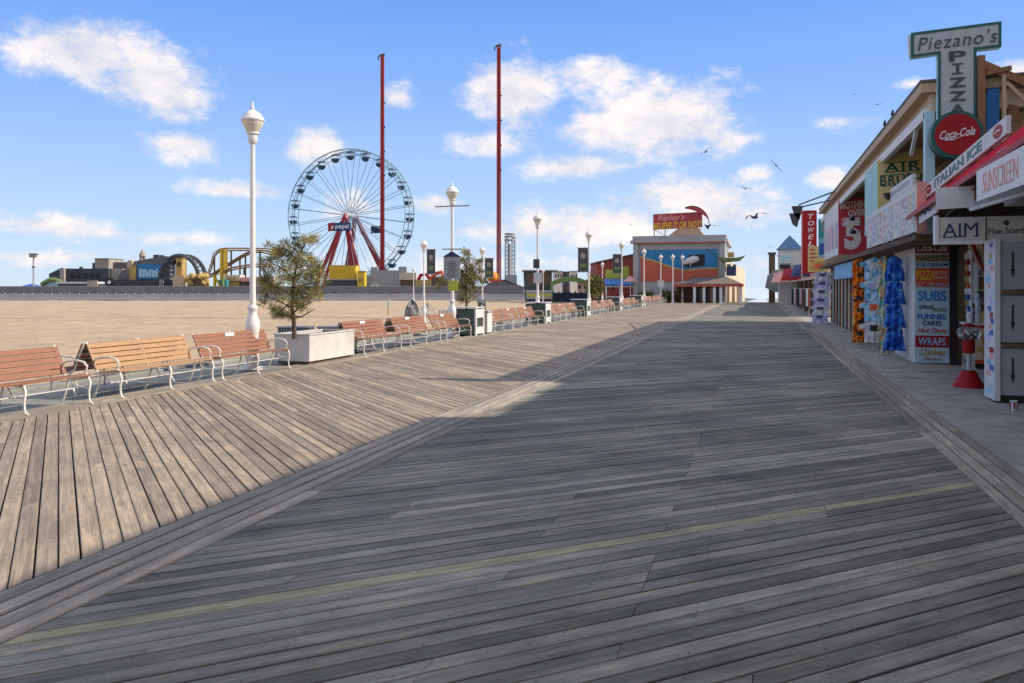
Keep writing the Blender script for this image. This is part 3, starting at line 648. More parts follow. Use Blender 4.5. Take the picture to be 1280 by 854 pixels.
def big_pine():
    r = random.Random(11); t = 18.0
    tufts = []
    # lobes of the crown as seen: (centre px, radius px)
    lobes = [(384, 301, 10, 7), (392, 297, 7, 4), (372, 308, 7, 4), (356, 305, 6, 3), (335, 306, 4, 2), (340, 322, 11, 7), (330, 331, 9, 5), (355, 322, 14, 12), (378, 325, 16, 14), (391, 335, 12, 9), (365, 340, 20, 20),
             (343, 345, 14, 11), (331, 355, 9, 6), (385, 350, 16, 14), (400, 355, 9, 6), (360, 362, 20, 18), (338, 368, 12, 8), (378, 370, 16, 12), (396, 368, 10, 6), (352, 382, 13, 8), (371, 384, 12, 8), (358, 397, 8, 5), (349, 395, 6, 3), (329, 375, 7, 4), (345, 312, 6, 3), (399, 343, 6, 3)]
    for x, y, rad, n in lobes:
        for k in range(n):
            a = r.uniform(0, 6.28); q = rad*r.random()**.5
            tufts.append((x+q*math.cos(a), y+q*.8*math.sin(a), r.uniform(-.6, .6)*rad/18, r.uniform(3.0, 5.2), r.random()**1.1))
    tr = [(368, 424, 0), (367.5, 405, 0), (365, 385, .03), (366, 362, 0), (369, 340, .03), (374, 318, 0), (384, 300, .02)]
    limbs = [[(366, 392, 0), (375, 384, -.1), (394, 376, -.2)], [(365, 386, 0), (352, 378, .1), (334, 371, .2)], [(366, 398, 0), (350, 392, -.1), (335, 381, -.15)], [(368, 350, 0), (352, 335, .1), (333, 325, .2)], [(369, 345, 0), (383, 337, .15), (398, 340, .2)],
             [(367, 360, 0), (385, 355, -.2), (401, 352, -.3)], [(372, 325, 0), (360, 314, -.1), (345, 306, -.2)], [(366, 370, 0), (348, 360, -.2), (330, 352, -.3)], [(366, 396, 0), (377, 396, -.2), (394, 386, -.3)], [(366, 375, 0), (352, 388, -.2), (340, 398, -.2)],
             [(375, 318, 0), (366, 310, .1), (356, 304, .1)]]
    pine(P(368, 424, t), limbs, tufts, t, 'bushy wind-shaped pine growing in the long white planter box', r, .055, 46, .105, .006, tr)
big_pine()
def planter():
    t = thing('planter_box', 'long white wooden planter box holding the bushy pine', 'planter', (-9.85, 17.05, 0))
    x0, x1, y0, y1 = -10.3, -9.42, 16.05, 18.15
    mb = MB(); mb.box(x0, x1, y0, y0+.05, .06, .64); mb.box(x0, x1, y1-.05, y1, .06, .64); mb.box(x0, x0+.05, y0+.051, y1-.051, .06, .64); mb.box(x1-.05, x1, y0+.051, y1-.051, .06, .64)
    mb.build('side', M['planter_white'], t, bevel=.008)
    mb = MB(); mb.box(x0-.02, x1+.02, y0-.02, y0+.06, .64, .67); mb.box(x0-.02, x1+.02, y1-.06, y1+.02, .64, .67); mb.box(x0-.02, x0+.06, y0+.061, y1-.061, .64, .67); mb.box(x1-.06, x1+.02, y0+.061, y1-.061, .64, .67); mb.build('rim', M['planter_white'], t, bevel=.006)
    box(x0+.055, x1-.055, y0+.055, y1-.055, .10, .60).build('soil', M['soil'], t)
    box(x0+.06, x1-.06, y0+.06, y1-.06, .001, .058).build('skid', M['brown'], t)
planter()
def mesh_bins():
    g = 'dark slatted bins behind the planter'
    for x0, x1, lb in ((347, 386, 'low dark slatted bin behind the pine trunk'), (397, 441, 'low dark slatted bin behind the right end of the white planter')):
        t0 = 21.5; w = (x1-x0)*t0/F
        r = thing('slatted_bin', lb, 'bin', P((x0+x1)/2, 440, t0), g, YAW)
        r.location.z = -.03
        MB().box(-w/2, w/2, 0, .6, 0.02, .66).build('tub', M['green_cabinet'], r)
        mb = MB()
        for k in range(12): x = -w/2 + (k+.5)*w/12; mb.box(x-.012, x+.012, -.02, 0, .04, .64)
        mb.build('slat', M['grey'], r)
        MB().box(-w/2-.02, w/2+.02, -.03, .62, .662, .70).build('lid', M['metal_dull'], r)
mesh_bins()
def cabinets():
    g = 'green bin cabinets with white fronts'
    proto = thing('bin_cabinet', 'dark green bin cabinet with white front, under the second pine', 'bin', (BX-.55, 27.6, 0), g)
    def loc(mb, nm, m, par, **k):
        return mb.build(nm, m, par, **k)
    x, y = BX-.55, 27.6
    box(x-.5, x+.45, y-.45, y+.45, .04, .92).build('body', M['green_cabinet'], proto, bevel=.01)
    mb = MB(); mb.box(x+.452, x+.50, y-.47, y-.36, 0, .96); mb.box(x+.452, x+.50, y+.36, y+.47, 0, .96); mb.box(x+.452, x+.49, y-.358, y+.358, .06, .30); mb.box(x+.452, x+.49, y-.358, y+.358, .62, .92); mb.build('front', M['white_paint'], proto)
    box(x-.53, x+.52, y-.50, y+.50, .962, 1.0).build('lid', M['light_grey'], proto, bevel=.008)
    for k, lb in ((37.55, 'dark green bin cabinet between two runs of benches, beyond the double-sign lamp'), (47.2, 'dark green bin cabinet, third along the bench line'), (59, 'small far bin cabinet, fourth along the bench line'), (70.5, 'tiny far bin cabinet near the end of the bench line')):
        dup(proto, (x, k, 0), 0, lb)
    t = thing('white_bin', 'square white litter bin right after the first green cabinet', 'bin', (BX-.35, 28.6, 0))
    a, b = BX-.35, 28.55
    box(a-.3, a+.35, b-.28, b+.28, .05, .78).build('body', M['white_paint'], t, bevel=.015); box(a-.33, a+.38, b-.31, b+.31, .782, .84).build('lid', M['grey'], t, bevel=.01); box(a-.27, a+.3, b-.25, b+.25, 0.001, .049).build('base', M['dark_grey'], t)
cabinets()
def pine2():
    r = random.Random(5); t = 29.5; tufts = []
    lobes = [(583, 318, 5, 4), (578, 328, 5, 4), (598, 328, 5, 3), (590, 333, 8, 5), (583, 342, 8, 7), (595, 342, 7, 5), (578, 352, 9, 8), (590, 354, 9, 8), (600, 350, 5, 3), (573, 360, 6, 3), (585, 366, 9, 6), (577, 372, 6, 4), (552, 357, 7, 3)]
    for x, y, rad, n in lobes:
        for k in range(n):
            a = r.uniform(0, 6.28); q = rad*r.random()**.5; tufts.append((x+q*math.cos(a), y+q*math.sin(a), r.uniform(-.3, .3), r.uniform(2.6, 4.6), r.random()*.8))
    tr = [(584, 396, 0), (583, 380, 0), (582, 365, .03), (583, 345, 0), (584, 320, 0)]
    limbs = [[(583, 375, 0), (592, 368, -.1), (603, 358, -.1)], [(583, 380, 0), (594, 372, .1), (606, 362, .1)], [(582, 360, 0), (575, 352, .1), (570, 345, .1)], [(583, 350, 0), (590, 340, .1), (598, 328, .1)]]
    pine(P(584, 396, t), limbs, tufts, t, 'thin pine tree in a low pot next to the gabled notice board', r, .06, 60, .13, .010, tr)
    th = thing('tree_tub', 'round dark tub at the foot of the thin pine', 'planter', G(584, 419)); p = P(584, 405, t)
    MB().lathe([(.42,0), (.5,.1), (.55,.55), (.58,.6), (.5,.6), (.48,.5)], (p.x, p.y, -.03), 20).build('tub', M['dark_grey'], th, smooth=True)
    MB().lathe([(.47,.48), (.47,.52)], (p.x, p.y, -.03), 16).build('soil', M['soil'], th)
    r = random.Random(21); t = 80; th = thing('small_tree', 'small yellow-green leafy tree in front of the green arch', 'tree', P(742, 382, t))
    mb = MB(); mb.tube([P(740, 381.5, t), P(741, 370, t), P(743, 355, t)], [.14, .10, .05], 7); mb.tube([P(741, 370, t), P(736, 362, t)], .05, 5); mb.tube([P(741.5, 366, t), P(749, 358, t+.3)], .05, 5); mb.build('trunk', M['bark'], th, smooth=True)
    cs = []
    for k in range(70):
        a = r.uniform(0, 6.28); q = r.random()**.5; cs.append((P(743+10*q*math.cos(a), 358+12*q*math.sin(a), t+r.uniform(-.7, .7)), r.uniform(.15, .4), r.random()))
    foliage('crown', cs, M['leaves'], th, 30, 1, .16, .06, r)
    for i, (px, py, lb) in enumerate(((806, 372, 'dark bush before the wave mural, left of two'), (836, 372, 'dark bush before the wave mural, right of two'))):
        th = thing('low_bush', lb, 'bush', P(px, 379, 90), 'bushes before the mural'); cs = []
        for k in range(60): cs.append((P(px+r.uniform(-9, 9), py+r.uniform(-6, 6), 90+r.uniform(-.6, .6)), r.uniform(.15, .4), r.random()*.7))
        foliage('leaves', cs, M['leaves'], th, 26, 1, .15, .06, r)
pine2()

# small things on the sand behind the benches
def beach_bits():
    t = thing('wayside_panel', 'slanted dark information panel on two legs by the sand', 'sign', P(606, 397, 40))
    a = [P(596, 376, 40), P(607, 382, 40)]; n = AX*.5
    MB()._add([a[0], a[1], a[1]+n+Vector((0,0,.2)), a[0]+n+Vector((0,0,.2))] + [v - Vector((0,0,.06)) for v in (a[0], a[1], a[1]+n+Vector((0,0,.2)), a[0]+n+Vector((0,0,.2)))], [(0,1,2,3), (7,6,5,4), (0,4,5,1), (1,5,6,2), (2,6,7,3), (3,7,4,0)]).build('panel', M['dark_grey'], t)
    MB().bar(P(601, 400, 40.2), P(599, 379, 40.2), .12).build('leg', M['brown'], t); MB().bar(P(606, 400, 40.2), P(605.5, 382, 40.2), .12).build('leg', M['brown'], t)
    t = thing('white_post_sign', 'thin post with a small white sign standing on the sand', 'sign', P(486, 394, 49))
    MB().bar(P(485.5, 394, 49), P(485.5, 372, 49), .07).build('post', M['wood_pale'], t); MB().box(0,0,0,0,0,0); p = P(486, 376, 48.9); box(p.x-.1, p.x+.1, p.y-.03, p.y, p.z-.35, p.z+.05).build('board', M['white'], t)
    r = random.Random(9)
    for x0, x1, y0, t, mm, lb in ((506, 526, 375, 50, 'stone_grey', 'grey rounded boulder monument on the sand'), (527, 543, 379, 52, 'castle_stone', 'pale stone slab on the sand beside the grey boulder')):
        p = P((x0+x1)/2, 393, t); w = (x1-x0)*t/F/2; h = p.z*-1 + P(0, y0, t).z
        mb = MB(); mb.blob((p.x, p.y, .05), w, .5, max(.5, h*.9), 14, .4); tag(mb.build('memorial_stone', M[mm]), lb, 'stone')
    t0 = 33
    t = thing('bicycle_rack', 'looped metal bicycle rack on the sand behind the benches', 'rack', P(556, 402, t0))
    mb = MB()
    for k in range(4):
        x = 549 + k*5; mb.tube([P(x, 403, t0), P(x, 389, t0), P(x+1.5, 386, t0), P(x+3, 389, t0), P(x+3, 403, t0)], .03, 6)
    mb.build('hoop', M['light_grey'], t, smooth=True)
    MB().bar(P(546, 402.5, t0), P(570, 402.5, t0), .06).build('rail', M['metal_dull'], t)
    for px, py, lb in ((545, 0, ''),): pass
beach_bits()

# ------------------------------------------------------------------ fence and the amusement park behind the sand
class Far:
    """frame of a thing standing far off: x along the picture plane, y away, z up, origin at its base"""
    def __init__(s, xc, t, zg=-.22): s.xc, s.t, s.zg = xc, t, zg; s.base = P(xc, HY, t); s.base.z = zg
    def x(s, px): return (px - s.xc)*s.t/F
    def z(s, py): return H + (HY - py)*s.t/F - s.zg
    def thing(s, name, label, cat, group=None): return thing(name, label, cat, s.base, group, YAW)
    def box(s, mb, x0, x1, y0, y1, d0, d1): return mb.box(s.x(x0), s.x(x1), d0, d1, max(0, s.z(y1)), s.z(y0))
    def b(s, x0, x1, y0, y1, d0, d1): return s.box(MB(), x0, x1, y0, y1, d0, d1)
    def p(s, px, py, d=0): return (s.x(px), d, s.z(py))
def fences():
    f = Far(330, 116); x0, x1 = -500, 655
    o = f.thing('concrete_barrier', 'long pale grey concrete barrier at the far edge of the sand', 'barrier')
    f.b(x0, x1, 367.4, 376, 0, .35).build('wall', M['barrier'], o); f.b(x0, x1, 373.2, 376, -.25, -.01).build('kerb', M['light_grey'], o)
    f.b(x0, x1, 375, 376.5, -.5, -.26).build('footing', M['dark_grey'], o)
    o = f.thing('panel_fence', 'long dark grey panel fence standing behind the concrete barrier', 'fence')
    f.b(x0, x1, 358.4, 367.2, .4, .46).build('panel', M['fence_grey'], o)
    mb = MB()
    for k in range(260):
        x = x0 + k*(x1-x0)/260; f.box(mb, x, x+.35, 358.6, 367, .36, .40)
    mb.build('ribs', M['fence_grey'], o)
    for k in range(85):
        px = -320 + k*11.6
        if px > 655: break
        f.b(px, px+.8, 366.4, 367.8, .05, .33).build('post_cap', M['grey'], o)
    f.b(x0, x1, 357.8, 358.4, .37, .49).build('top_rail', M['grey'], o)
fences()
def wheel():
    t = 205; f = Far(438, t); o = thing('ferris_wheel', 'giant ferris wheel with dark blue cabins and red legs', 'ferris wheel', f.base, None, YAW*.12)
    s = t/F; hub = f.z(269.5); R = 82*s; dep = 1.5
    for y in (-dep, dep):
        MB().tube([(R*math.cos(a), y, hub + R*math.sin(a)) for a in [2*math.pi*k/72 for k in range(72)]], .15, 6, True).build('rim', M['rim_blue'], o, smooth=True)
        MB().tube([(R*.93*math.cos(a), y, hub + R*.93*math.sin(a)) for a in [2*math.pi*k/72 for k in range(72)]], .1, 5, True).build('inner_rim', M['rim_blue'], o, smooth=True)
    mb = MB(); n = 24
    for k in range(n):
        a = 2*math.pi*(k+.5)/n
        for y in (-dep, dep):
            mb.tube([(.8*math.cos(a), y*.9, hub+.8*math.sin(a)), (R*math.cos(a), y, hub+R*math.sin(a))], .075, 5)
        mb.tube([(R*math.cos(a), -dep, hub+R*math.sin(a)), (R*math.cos(a), dep, hub+R*math.sin(a))], .07, 5)
        a2 = 2*math.pi*(k+1.5)/n
        mb.tube([(R*math.cos(a), -dep, hub+R*math.sin(a)), (R*math.cos(a2), dep, hub+R*math.sin(a2))], .05, 4)
    mb.build('spokes', M['rim_blue'], o)
    mb = MB(); mb.tube([(0, -dep-1.2, hub), (0, dep+1.2, hub)], .55, 14); mb.build('hub', M['light_grey'], o, smooth=True)
    for k in range(n):
        a = 2*math.pi*k/n; c = ((R*.965)*math.cos(a), 0, hub + (R*.965)*math.sin(a) - .25)
        cab = MB().lathe([(.25,-1.75), (.8,-1.45), (1.02,-1.0), (1.05,-.72), (.98,-.72), (.9,-1.0), (.2,-1.4)], c, 12).build('cabin', M['cabin_blue'], o, smooth=True)
        MB().lathe([(1.12,.12), (1.1,.22), (.6,.42), (.1,.5)], c, 12).build('canopy', M['cabin_blue'], cab, smooth=True)
        m2 = MB()
        for j in range(4):
            q = math.pi/4 + j*math.pi/2; m2.tube([(c[0]+.85*math.cos(q), c[1]+.85*math.sin(q), c[2]-.8), (c[0]+.85*math.cos(q), c[1]+.85*math.sin(q), c[2]+.15)], .04, 4)
        m2.build('struts', M['steel'], cab)
    for y, xs in ((-dep-1.3, (-38, -27, 20, 30)), (dep+1.3, (-17, -24, 44, 52))):
        for dx in xs:
            p0 = (0, y, hub); p1 = (dx*s*1.03, y + (-2.5 if y < 0 else 2.5), 0)
            MB().bar(p0, p1, .75, .75).build('leg', M['ride_red'], o)
            MB().bar((p0[0]+.45, p0[1]-.3, p0[2]-.5), (p1[0]+.9, p1[1]-.3, p1[2]), .16).build('ladder_rail', M['light_grey'], o)
    sx = -5*s
    b = box(sx-3.0, sx+2.9, -dep-2.6, -dep-2.2, f.z(290), f.z(280)).build('sign_board', M['pepsi_blue'], o)
    lettering('pepsi', M['white'], b, (sx+.75, -dep-2.61, f.z(285.2)), (1,0,0), (0,0,1), 3.6, 1.35, .03, 0, .03)
    MB().lathe([(.62,-.02), (.62,.02)], (0,0,0), 20)
    for (z0, mm) in ((0, 'red'),):
        box(sx-3.0, sx-1.4, -dep-2.63, -dep-2.605, f.z(290), f.z(280)).build('emblem_field', M['red'], b)
    mb = MB(); mb.prism([(.55*math.cos(q), .55*math.sin(q)) for q in [math.radians(d) for d in range(-120, 61, 15)]], (sx-2.1, -dep-2.64, f.z(285)), (1,0,0), (0,0,1), .01); mb.build('emblem', M['white'], b)
    box(4.0, 6.6, dep+1.8, dep+2.1, f.z(291), f.z(282)).build('rear_sign', M['navy'], o)
    MB().box(-9, 9, -5, 5, 0.01, .6).build('platform', M['grey'], o)
wheel()
def towers():
    for px, pt, w, lb in ((478, 70, 4.2, 'tall thin red ride tower, left one, crossing the ferris wheel'), (623.5, 58, 5.2, 'tall thin red ride tower standing alone right of the ferris wheel')):
        t = 180; f = Far(px, t); o = f.thing('ride_tower', lb, 'ride tower', 'twin red towers of the slingshot ride'); hh = w*t/F/2; top = f.z(pt)
        mb = MB()
        for a in (-1, 1):
            for b in (-1, 1): mb.bar((a*hh*.8, b*hh*.8, 0), (a*hh*.6, b*hh*.6, top), .3)
        n = int(top/1.1)
        for k in range(n):
            z0, z1 = k*1.1, (k+1)*1.1; s0, s1 = hh*(.8-.2*z0/top), hh*(.8-.2*z1/top)
            sg = 1 if k % 2 else -1
            mb.bar((-s0*sg, -s0, z0), (s1*sg, -s1, z1), .14); mb.bar((-s0*sg, s0, z0), (s1*sg, s1, z1), .14); mb.bar((-s0, -s0*sg, z0), (-s1, s1*sg, z1), .14); mb.bar((s0, -s0*sg, z0), (s1, s1*sg, z1), .14)
        mb.box(-hh*.34, hh*.34, -hh*.34, hh*.34, 0, top-.3)
        mb.build('mast', M['ride_red'], o)
        m2 = MB(); m2.bar((-.6, 0, top), (.5, 0, top+.3), .45); m2.tube([(-.9, 0, top-.9), (-.9, 0, top-.2), (-.5, 0, top+.1)], .14, 6); m2.build('pulley_head', M['dark_grey'], o)
        for k in range(9): MB().box(hh*.7, hh*.7+.35, -.15, .15, top*(.45+.05*k), top*(.45+.05*k)+.3).build('light', M['black'], o) if k % 2 else None
        for sx in (-1, 1):
            MB().bar((sx*.5, 0, 3.4), (sx*(5.5 if px > 600 else 3.2), 0, .3), .6).build('stay', M['ride_red'], o)
        if px > 600: MB().bar((1, 0, 3.4), (9, -2, .3), .5).build('stay', M['black'], o)
        mb = MB(); mb.box(-2.5, 2.5, -1.5, 1.5, .01, .7); mb.build('base', M['red'], o)
    # drop tower
    t = 215; f = Far(637.5, t); o = f.thing('drop_tower', 'grey lattice drop tower with stacked rings on top', 'ride tower'); s = t/F
    for dx in (-4.2, 4.2):
        mb = MB()
        for a in (-1, 1):
            for b in (-1, 1): mb.bar((dx*s+a*.4, b*.4, 0), (dx*s+a*.4, b*.4, f.z(296)), .2)
        for k in range(14):
            z = k*f.z(296)/14; q = f.z(296)/14; mb.bar((dx*s-.4, -.4, z), (dx*s+.4, -.4, z+q), .14); mb.bar((dx*s-.4, -.4, z+q), (dx*s+.4, -.4, z), .14)
        mb.build('mast', M['dark_grey'], o)
    for k, py in enumerate((293.5, 296.5, 301)):
        MB().lathe([(1.45, f.z(py)), (1.45, f.z(py)+.35)], (0,0,0), 16).build('ring', M['grey'], o)
    f.b(632, 646, 344, 362, -2, 2).build('plinth', M['grey'], o)
    mb = MB(); mb.tube([(0, 0, f.z(305)), (0, 0, 0)], .35, 8); mb.build('core', M['light_grey'], o)
towers()
def park():
    g = None
    # light mast
    f = Far(42, 150); o = f.thing('floodlight_mast', 'tall floodlight mast standing alone far left on the beach', 'light mast')
    MB().tube([(0,0,0), (0,0,f.z(318))], .16, 8).build('pole', M['grey'], o); f.b(37, 47, 317, 318.5, -.2, .2).build('crossarm', M['dark_grey'], o)
    for k in range(4): f.b(37.3+k*2.5, 38.8+k*2.5, 318.6, 322, -.3, .2).build('floodlight', M['grey'], o)
    f.b(41, 43, 333, 335, -.3, .2).build('box', M['dark_grey'], o)
    # blue tent + green slide
    f = Far(40, 160); o = f.thing('blue_tent', 'small blue tent roof showing above the far fence', 'tent')
    mb = MB(); mb._add([f.p(29,360,-3), f.p(50,360,-3), f.p(50,360,3), f.p(29,360,3), f.p(40,354.5,0)], [(0,1,4), (1,2,4), (2,3,4), (3,0,4)]); mb.build('canopy', M['blue'], o)
    mb = MB()
    for px in (30, 49):
        for d in (-2.8, 2.8): mb.bar((f.x(px), d, 0), (f.x(px), d, f.z(360)), .12)
    mb.build('frame', M['grey'], o)
    f = Far(66, 170); o = f.thing('green_arch_ride', 'pale green arched ride low beside the dark castle building', 'ride')
    MB().tube([f.p(52+28*(k/10), 356 - 6.5*math.sin(math.pi*k/10), 0) for k in range(11)], .45, 8).build('arch', M['olive_green'], o, smooth=True)
    f.b(54, 79, 352.5, 361, .3, .5).build('backdrop', M['pale_blue'], o); f.b(52, 54, 355, 362, -.3, .3).build('post', M['dark_grey'], o); f.b(78, 80, 355, 362, -.3, .3).build('post', M['dark_grey'], o)
    # dark castle
    f = Far(120, 185); o = f.thing('castle_building', 'dark castle-like haunted house building with a beige upper tower', 'building')
    mb = MB(); mb.prism([(f.x(80), 0), (f.x(152), 0), (f.x(152), f.z(336.5)), (f.x(93), f.z(336.5)), (f.x(80), f.z(343))], (0,-6,0), (1,0,0), (0,0,1), -12); mb.build('wall', M['castle_dark'], o)
    f.b(95.5, 100.5, 336, 359, -6.8, -6.1).build('painted_column', M['castle_stone'], o)
    f.b(127, 144, 324.5, 336.4, -3, 4).build('upper_tower', M['castle_stone'], o); f.b(121, 126.8, 329, 336.4, -2, 3).build('turret', M['castle_dark'], o)
    f.b(126.6, 144.4, 323.6, 324.4, -3.2, 4.2).build('parapet', M['brown'], o)
    f.b(144.5, 164, 328, 336.4, -1, 3).build('roof_block', M['roof_grey'], o); f.b(164.2, 170, 326, 340, -2, 3).build('tower', M['beige'], o)
    f.b(152.3, 165, 336.6, 362, -5, 4).build('side_wall', M['castle_stone'], o); f.b(102, 104, 333.5, 336.4, -1, 0).build('chimney', M['dark_grey'], o)
    for k in range(5): f.b(106+k*8, 110+k*8, 342, 348, -6.15, -6.02).build('window', M['black'], o)
    f = Far(105, 168); o = f.thing('low_shed', 'long low shed with pale roof in front of the dark castle', 'shed')
    f.b(79, 128, 355, 362, -2, 2).build('wall', M['dark_grey'], o); f.b(78, 129, 352.4, 354.9, -2.4, 2.4).build('roof', M['light_grey'], o)
    f.b(117.5, 130, 351, 362, -2.8, -2.42).build('stone_gable', M['castle_stone'], o)
    f = Far(138, 166); o = f.thing('giant_tyre', 'big black tyre-like disc with a white centre by the fence', 'disc')
    MB().prism([(.95*math.cos(k*.3927), .95*math.sin(k*.3927)) for k in range(16)], (0,-.5,f.z(353)), (1,0,0), (0,0,1), .6).build('tyre', M['black'], o)
    MB().prism([(.34*math.cos(k*.3927), .34*math.sin(k*.3927)) for k in range(16)], (0,-.62,f.z(353)), (1,0,0), (0,0,1), .1).build('centre', M['white'], o)
    MB().box(-.6, .6, -.5, .1, .0, f.z(356)).build('stand', M['dark_grey'], o)
    # mural barn with statue
    f = Far(195, 180); o = f.thing('mural_barn', 'dark roofed barn with blue ocean mural beside the dark arch', 'building')
    mb = MB(); mb.prism([(f.x(158), 0), (f.x(222), 0), (f.x(222), f.z(322)), (f.x(214), f.z(321)), (f.x(178), f.z(327.5)), (f.x(173), f.z(336)), (f.x(164), f.z(338)), (f.x(158), f.z(348))], (0,-4,0), (1,0,0), (0,0,1), -9); mb.build('wall', M['roof_grey'], o)
    f.b(173.5, 181, 333, 350, -4.3, -4.05).build('mural_frame', M['gold'], o); f.b(183, 213, 331, 349, -4.25, -4.05).build('mural', M['mural_blue'], o)
    mb = MB()
    for k in range(7):
        x = 185+k*4; mb.prism([(f.x(x), f.z(347)), (f.x(x+3), f.z(347)), (f.x(x+2+rnd.random()*2), f.z(335+rnd.random()*6)), (f.x(x), f.z(338))], (0,-4.3,0), (1,0,0), (0,0,1), .04)
    mb.build('mural_figures', M['pale_blue'], o); f.b(155, 228, 350, 362, -5.2, -4.35).build('dark_base', M['castle_dark'], o)
    f.b(196.5, 203, 319, 326, -2, 1).build('vent', M['castle_dark'], o)
    f = Far(178, 178); o = f.thing('rocket_statue', 'pointed pale statue perched on top of the mural barn', 'statue')
    o.location.z = P(0, 336, 178).z; zb = f.z(336)
    MB().lathe([(1.0, 0), (.7, 1.6), (.55, 2.4), (.75, 2.7), (.6, 3.3), (.25, 4.0), (.05, 4.2)], (0,0,0), 8).build('figure', M['castle_stone'], o)
    MB().bar((-.9, -.3, 0), (-.3, -.3, 2.4), .22).build('strut', M['brown'], o); MB().bar((1.1, -.3, 0), (.4, -.3, 2.6), .3).build('strut', M['brown'], o)
    f = Far(230, 176); o = f.thing('tunnel_arch', 'dark steel tunnel arch rising beside a yellow tower', 'arch')
    for d in (-2, 2):
        MB().tube([f.p(229 - 24*math.cos(math.pi*k/16), 350 - 30*math.sin(math.pi*k/16), d) for k in range(17)], .45, 8).build('arch_rib', M['castle_dark'], o, smooth=True)
    mb = MB()
    for k in range(17): a = math.pi*k/16; mb.bar(f.p(229-24*math.cos(a), 350-30*math.sin(a), -2), f.p(229-24*math.cos(a), 350-30*math.sin(a), 2), .25)
    mb.build('rungs', M['castle_dark'], o); f.b(205, 207.5, 349, 362, -2.4, 2.4).build('footing', M['grey'], o); f.b(251, 254, 349, 362, -2.4, 2.4).build('footing', M['grey'], o)
    f = Far(226, 170); o = f.thing('yellow_tower', 'yellow painted wooden tower in front of the dark arch', 'tower')
    f.b(222.5, 230, 323, 362, -1, 1).build('shaft', M['gold'], o); f.b(221.5, 231, 321.5, 322.9, -1.2, 1.2).build('cap', M['brown'], o); f.b(224, 228, 328, 333, -1.1, -1.02).build('window', M['black'], o); f.b(220, 234, 345, 362, -1.6, -1.1).build('stall_front', M['beige'], o)
    f = Far(247, 168); o = f.thing('rockwork_hut', 'brown and gold rockwork hut under the coaster track', 'hut'); mb = MB()
    for k in range(16): x = rnd.uniform(234, 258); y = 341 + abs(x-246)*.25 + rnd.uniform(0, 12); mb.blob((f.x(x), rnd.uniform(-1, 1), f.z(y)), .7, .7, .6, 8, .4)
    mb.build('rocks', M['gold'], o); f.b(236, 258, 350, 362, -.8, 1.5).build('wall', M['brown'], o)
    # coaster
    f = Far(295, 172); o = f.thing('roller_coaster', 'brown roller coaster track with a yellow support tower', 'roller coaster')
    def track(pts, m, nm):
        q = [f.p(*p) for p in pts]
        # smooth
        out = []
        for i in range(len(q)-1):
            a, b = Vector(q[i]), Vector(q[i+1])
            for k in range(4): out.append(a.lerp(b, k/4))
        out.append(Vector(q[-1])); sm = [out[0]] + [(out[i-1]+out[i]*2+out[i+1])/4 for i in range(1, len(out)-1)] + [out[-1]]
        mb = MB()
        for d in (-.6, .6): mb.tube([p + Vector((0,d,0)) for p in sm], .13, 6)
        mb.tube([p - Vector((0,0,.45)) for p in sm], .16, 6)
        for p in sm[::2]: mb.bar(p + Vector((0,-.6,0)), p + Vector((0,.6,0)), .12); mb.bar(p + Vector((0,.6,0)), p - Vector((0,0,.45)), .08)
        mb.build(nm, m, o, smooth=True)
    track([(260, 344, 0), (264, 333, 0), (268, 318, 0), (274, 312, 0), (282, 310.5, 0), (300, 310.5, 0), (318, 310.5, 0), (337, 311, 0), (352, 318, 1)], M['coaster'], 'track')
    track([(245, 343, 3), (255, 344, 3), (262, 341, 3), (272, 334, 3), (285, 326, 3), (298, 318, 3), (310, 312.5, 3), (322, 312, 3), (340, 316, 3)], M['coaster'], 'track')
    track([(284, 340, -2), (292, 335.5, -2), (305, 333, -2), (322, 330.5, -2), (345, 331, -2)], M['coaster'], 'track')
    for px, py, d in ((289, 311, 0), (294, 320, 3), (301, 316, 3), (314, 311, 0), (268, 318, 0), (309, 332, -2), (325, 311, 0), (318, 330.5, -2)):
        MB().bar((f.x(px), d, 0), (f.x(px), d, f.z(py)-.4), .28).build('support', M['brown'], o)
    mb = MB()
    for px in (277, 282):
        for d in (-.4, .6): mb.bar((f.x(px), d, 0), (f.x(px), d, f.z(312)), .35)
    for k in range(7): mb.bar((f.x(277), -.4, k*.95), (f.x(282), -.4, k*.95+.9), .2)
    mb.build('support_tower', M['yellow'], o)
    f = Far(275, 160); o = f.thing('yellow_kiddie_ride', 'yellow and green children ride just behind the fence', 'ride')
    f.b(267.5, 269.5, 344, 362, -.5, .5).build('post', M['yellow'], o); f.b(278, 280, 346, 362, -.5, .5).build('post', M['olive_green'], o)
    MB().bar(f.p(268.5, 345), f.p(275, 358), .3).build('arm', M['yellow'], o); f.b(272, 283, 350, 362, .2, 1.2).build('car', M['teal'], o); f.b(266, 281, 343, 344, -.8, .8).build('roof', M['gold'], o)
    f = Far(296, 164); o = f.thing('fairground_stall', 'pale yellow fairground stall under the roller coaster', 'stall')
    f.b(283, 303, 344, 351, -1.5, 1.5).build('canopy', M['cream'], o); f.b(284.5, 301, 351.1, 362, -1, 1).build('counter', M['gold'], o); f.b(287, 299, 347, 349.5, -1.6, -1.52).build('name_panel', M['gold'], o)
    f = Far(312, 164); o = f.thing('fairground_stall', 'pinkish fairground stall right of the pale yellow one', 'stall')
    f.b(304, 320, 347, 352, -1.5, 1.5).build('canopy', M['pink'], o); f.b(305, 319, 352.1, 362, -1, 1).build('counter', M['brown'], o)
    f = Far(325, 163); o = f.thing('fairground_stall', 'cream fairground stall partly behind the tall lamp and pine', 'stall')
    f.b(321, 345, 346, 351, -1.5, 1.5).build('canopy', M['cream'], o); f.b(322, 344, 351.1, 362, -1, 1).build('counter', M['beige'], o)
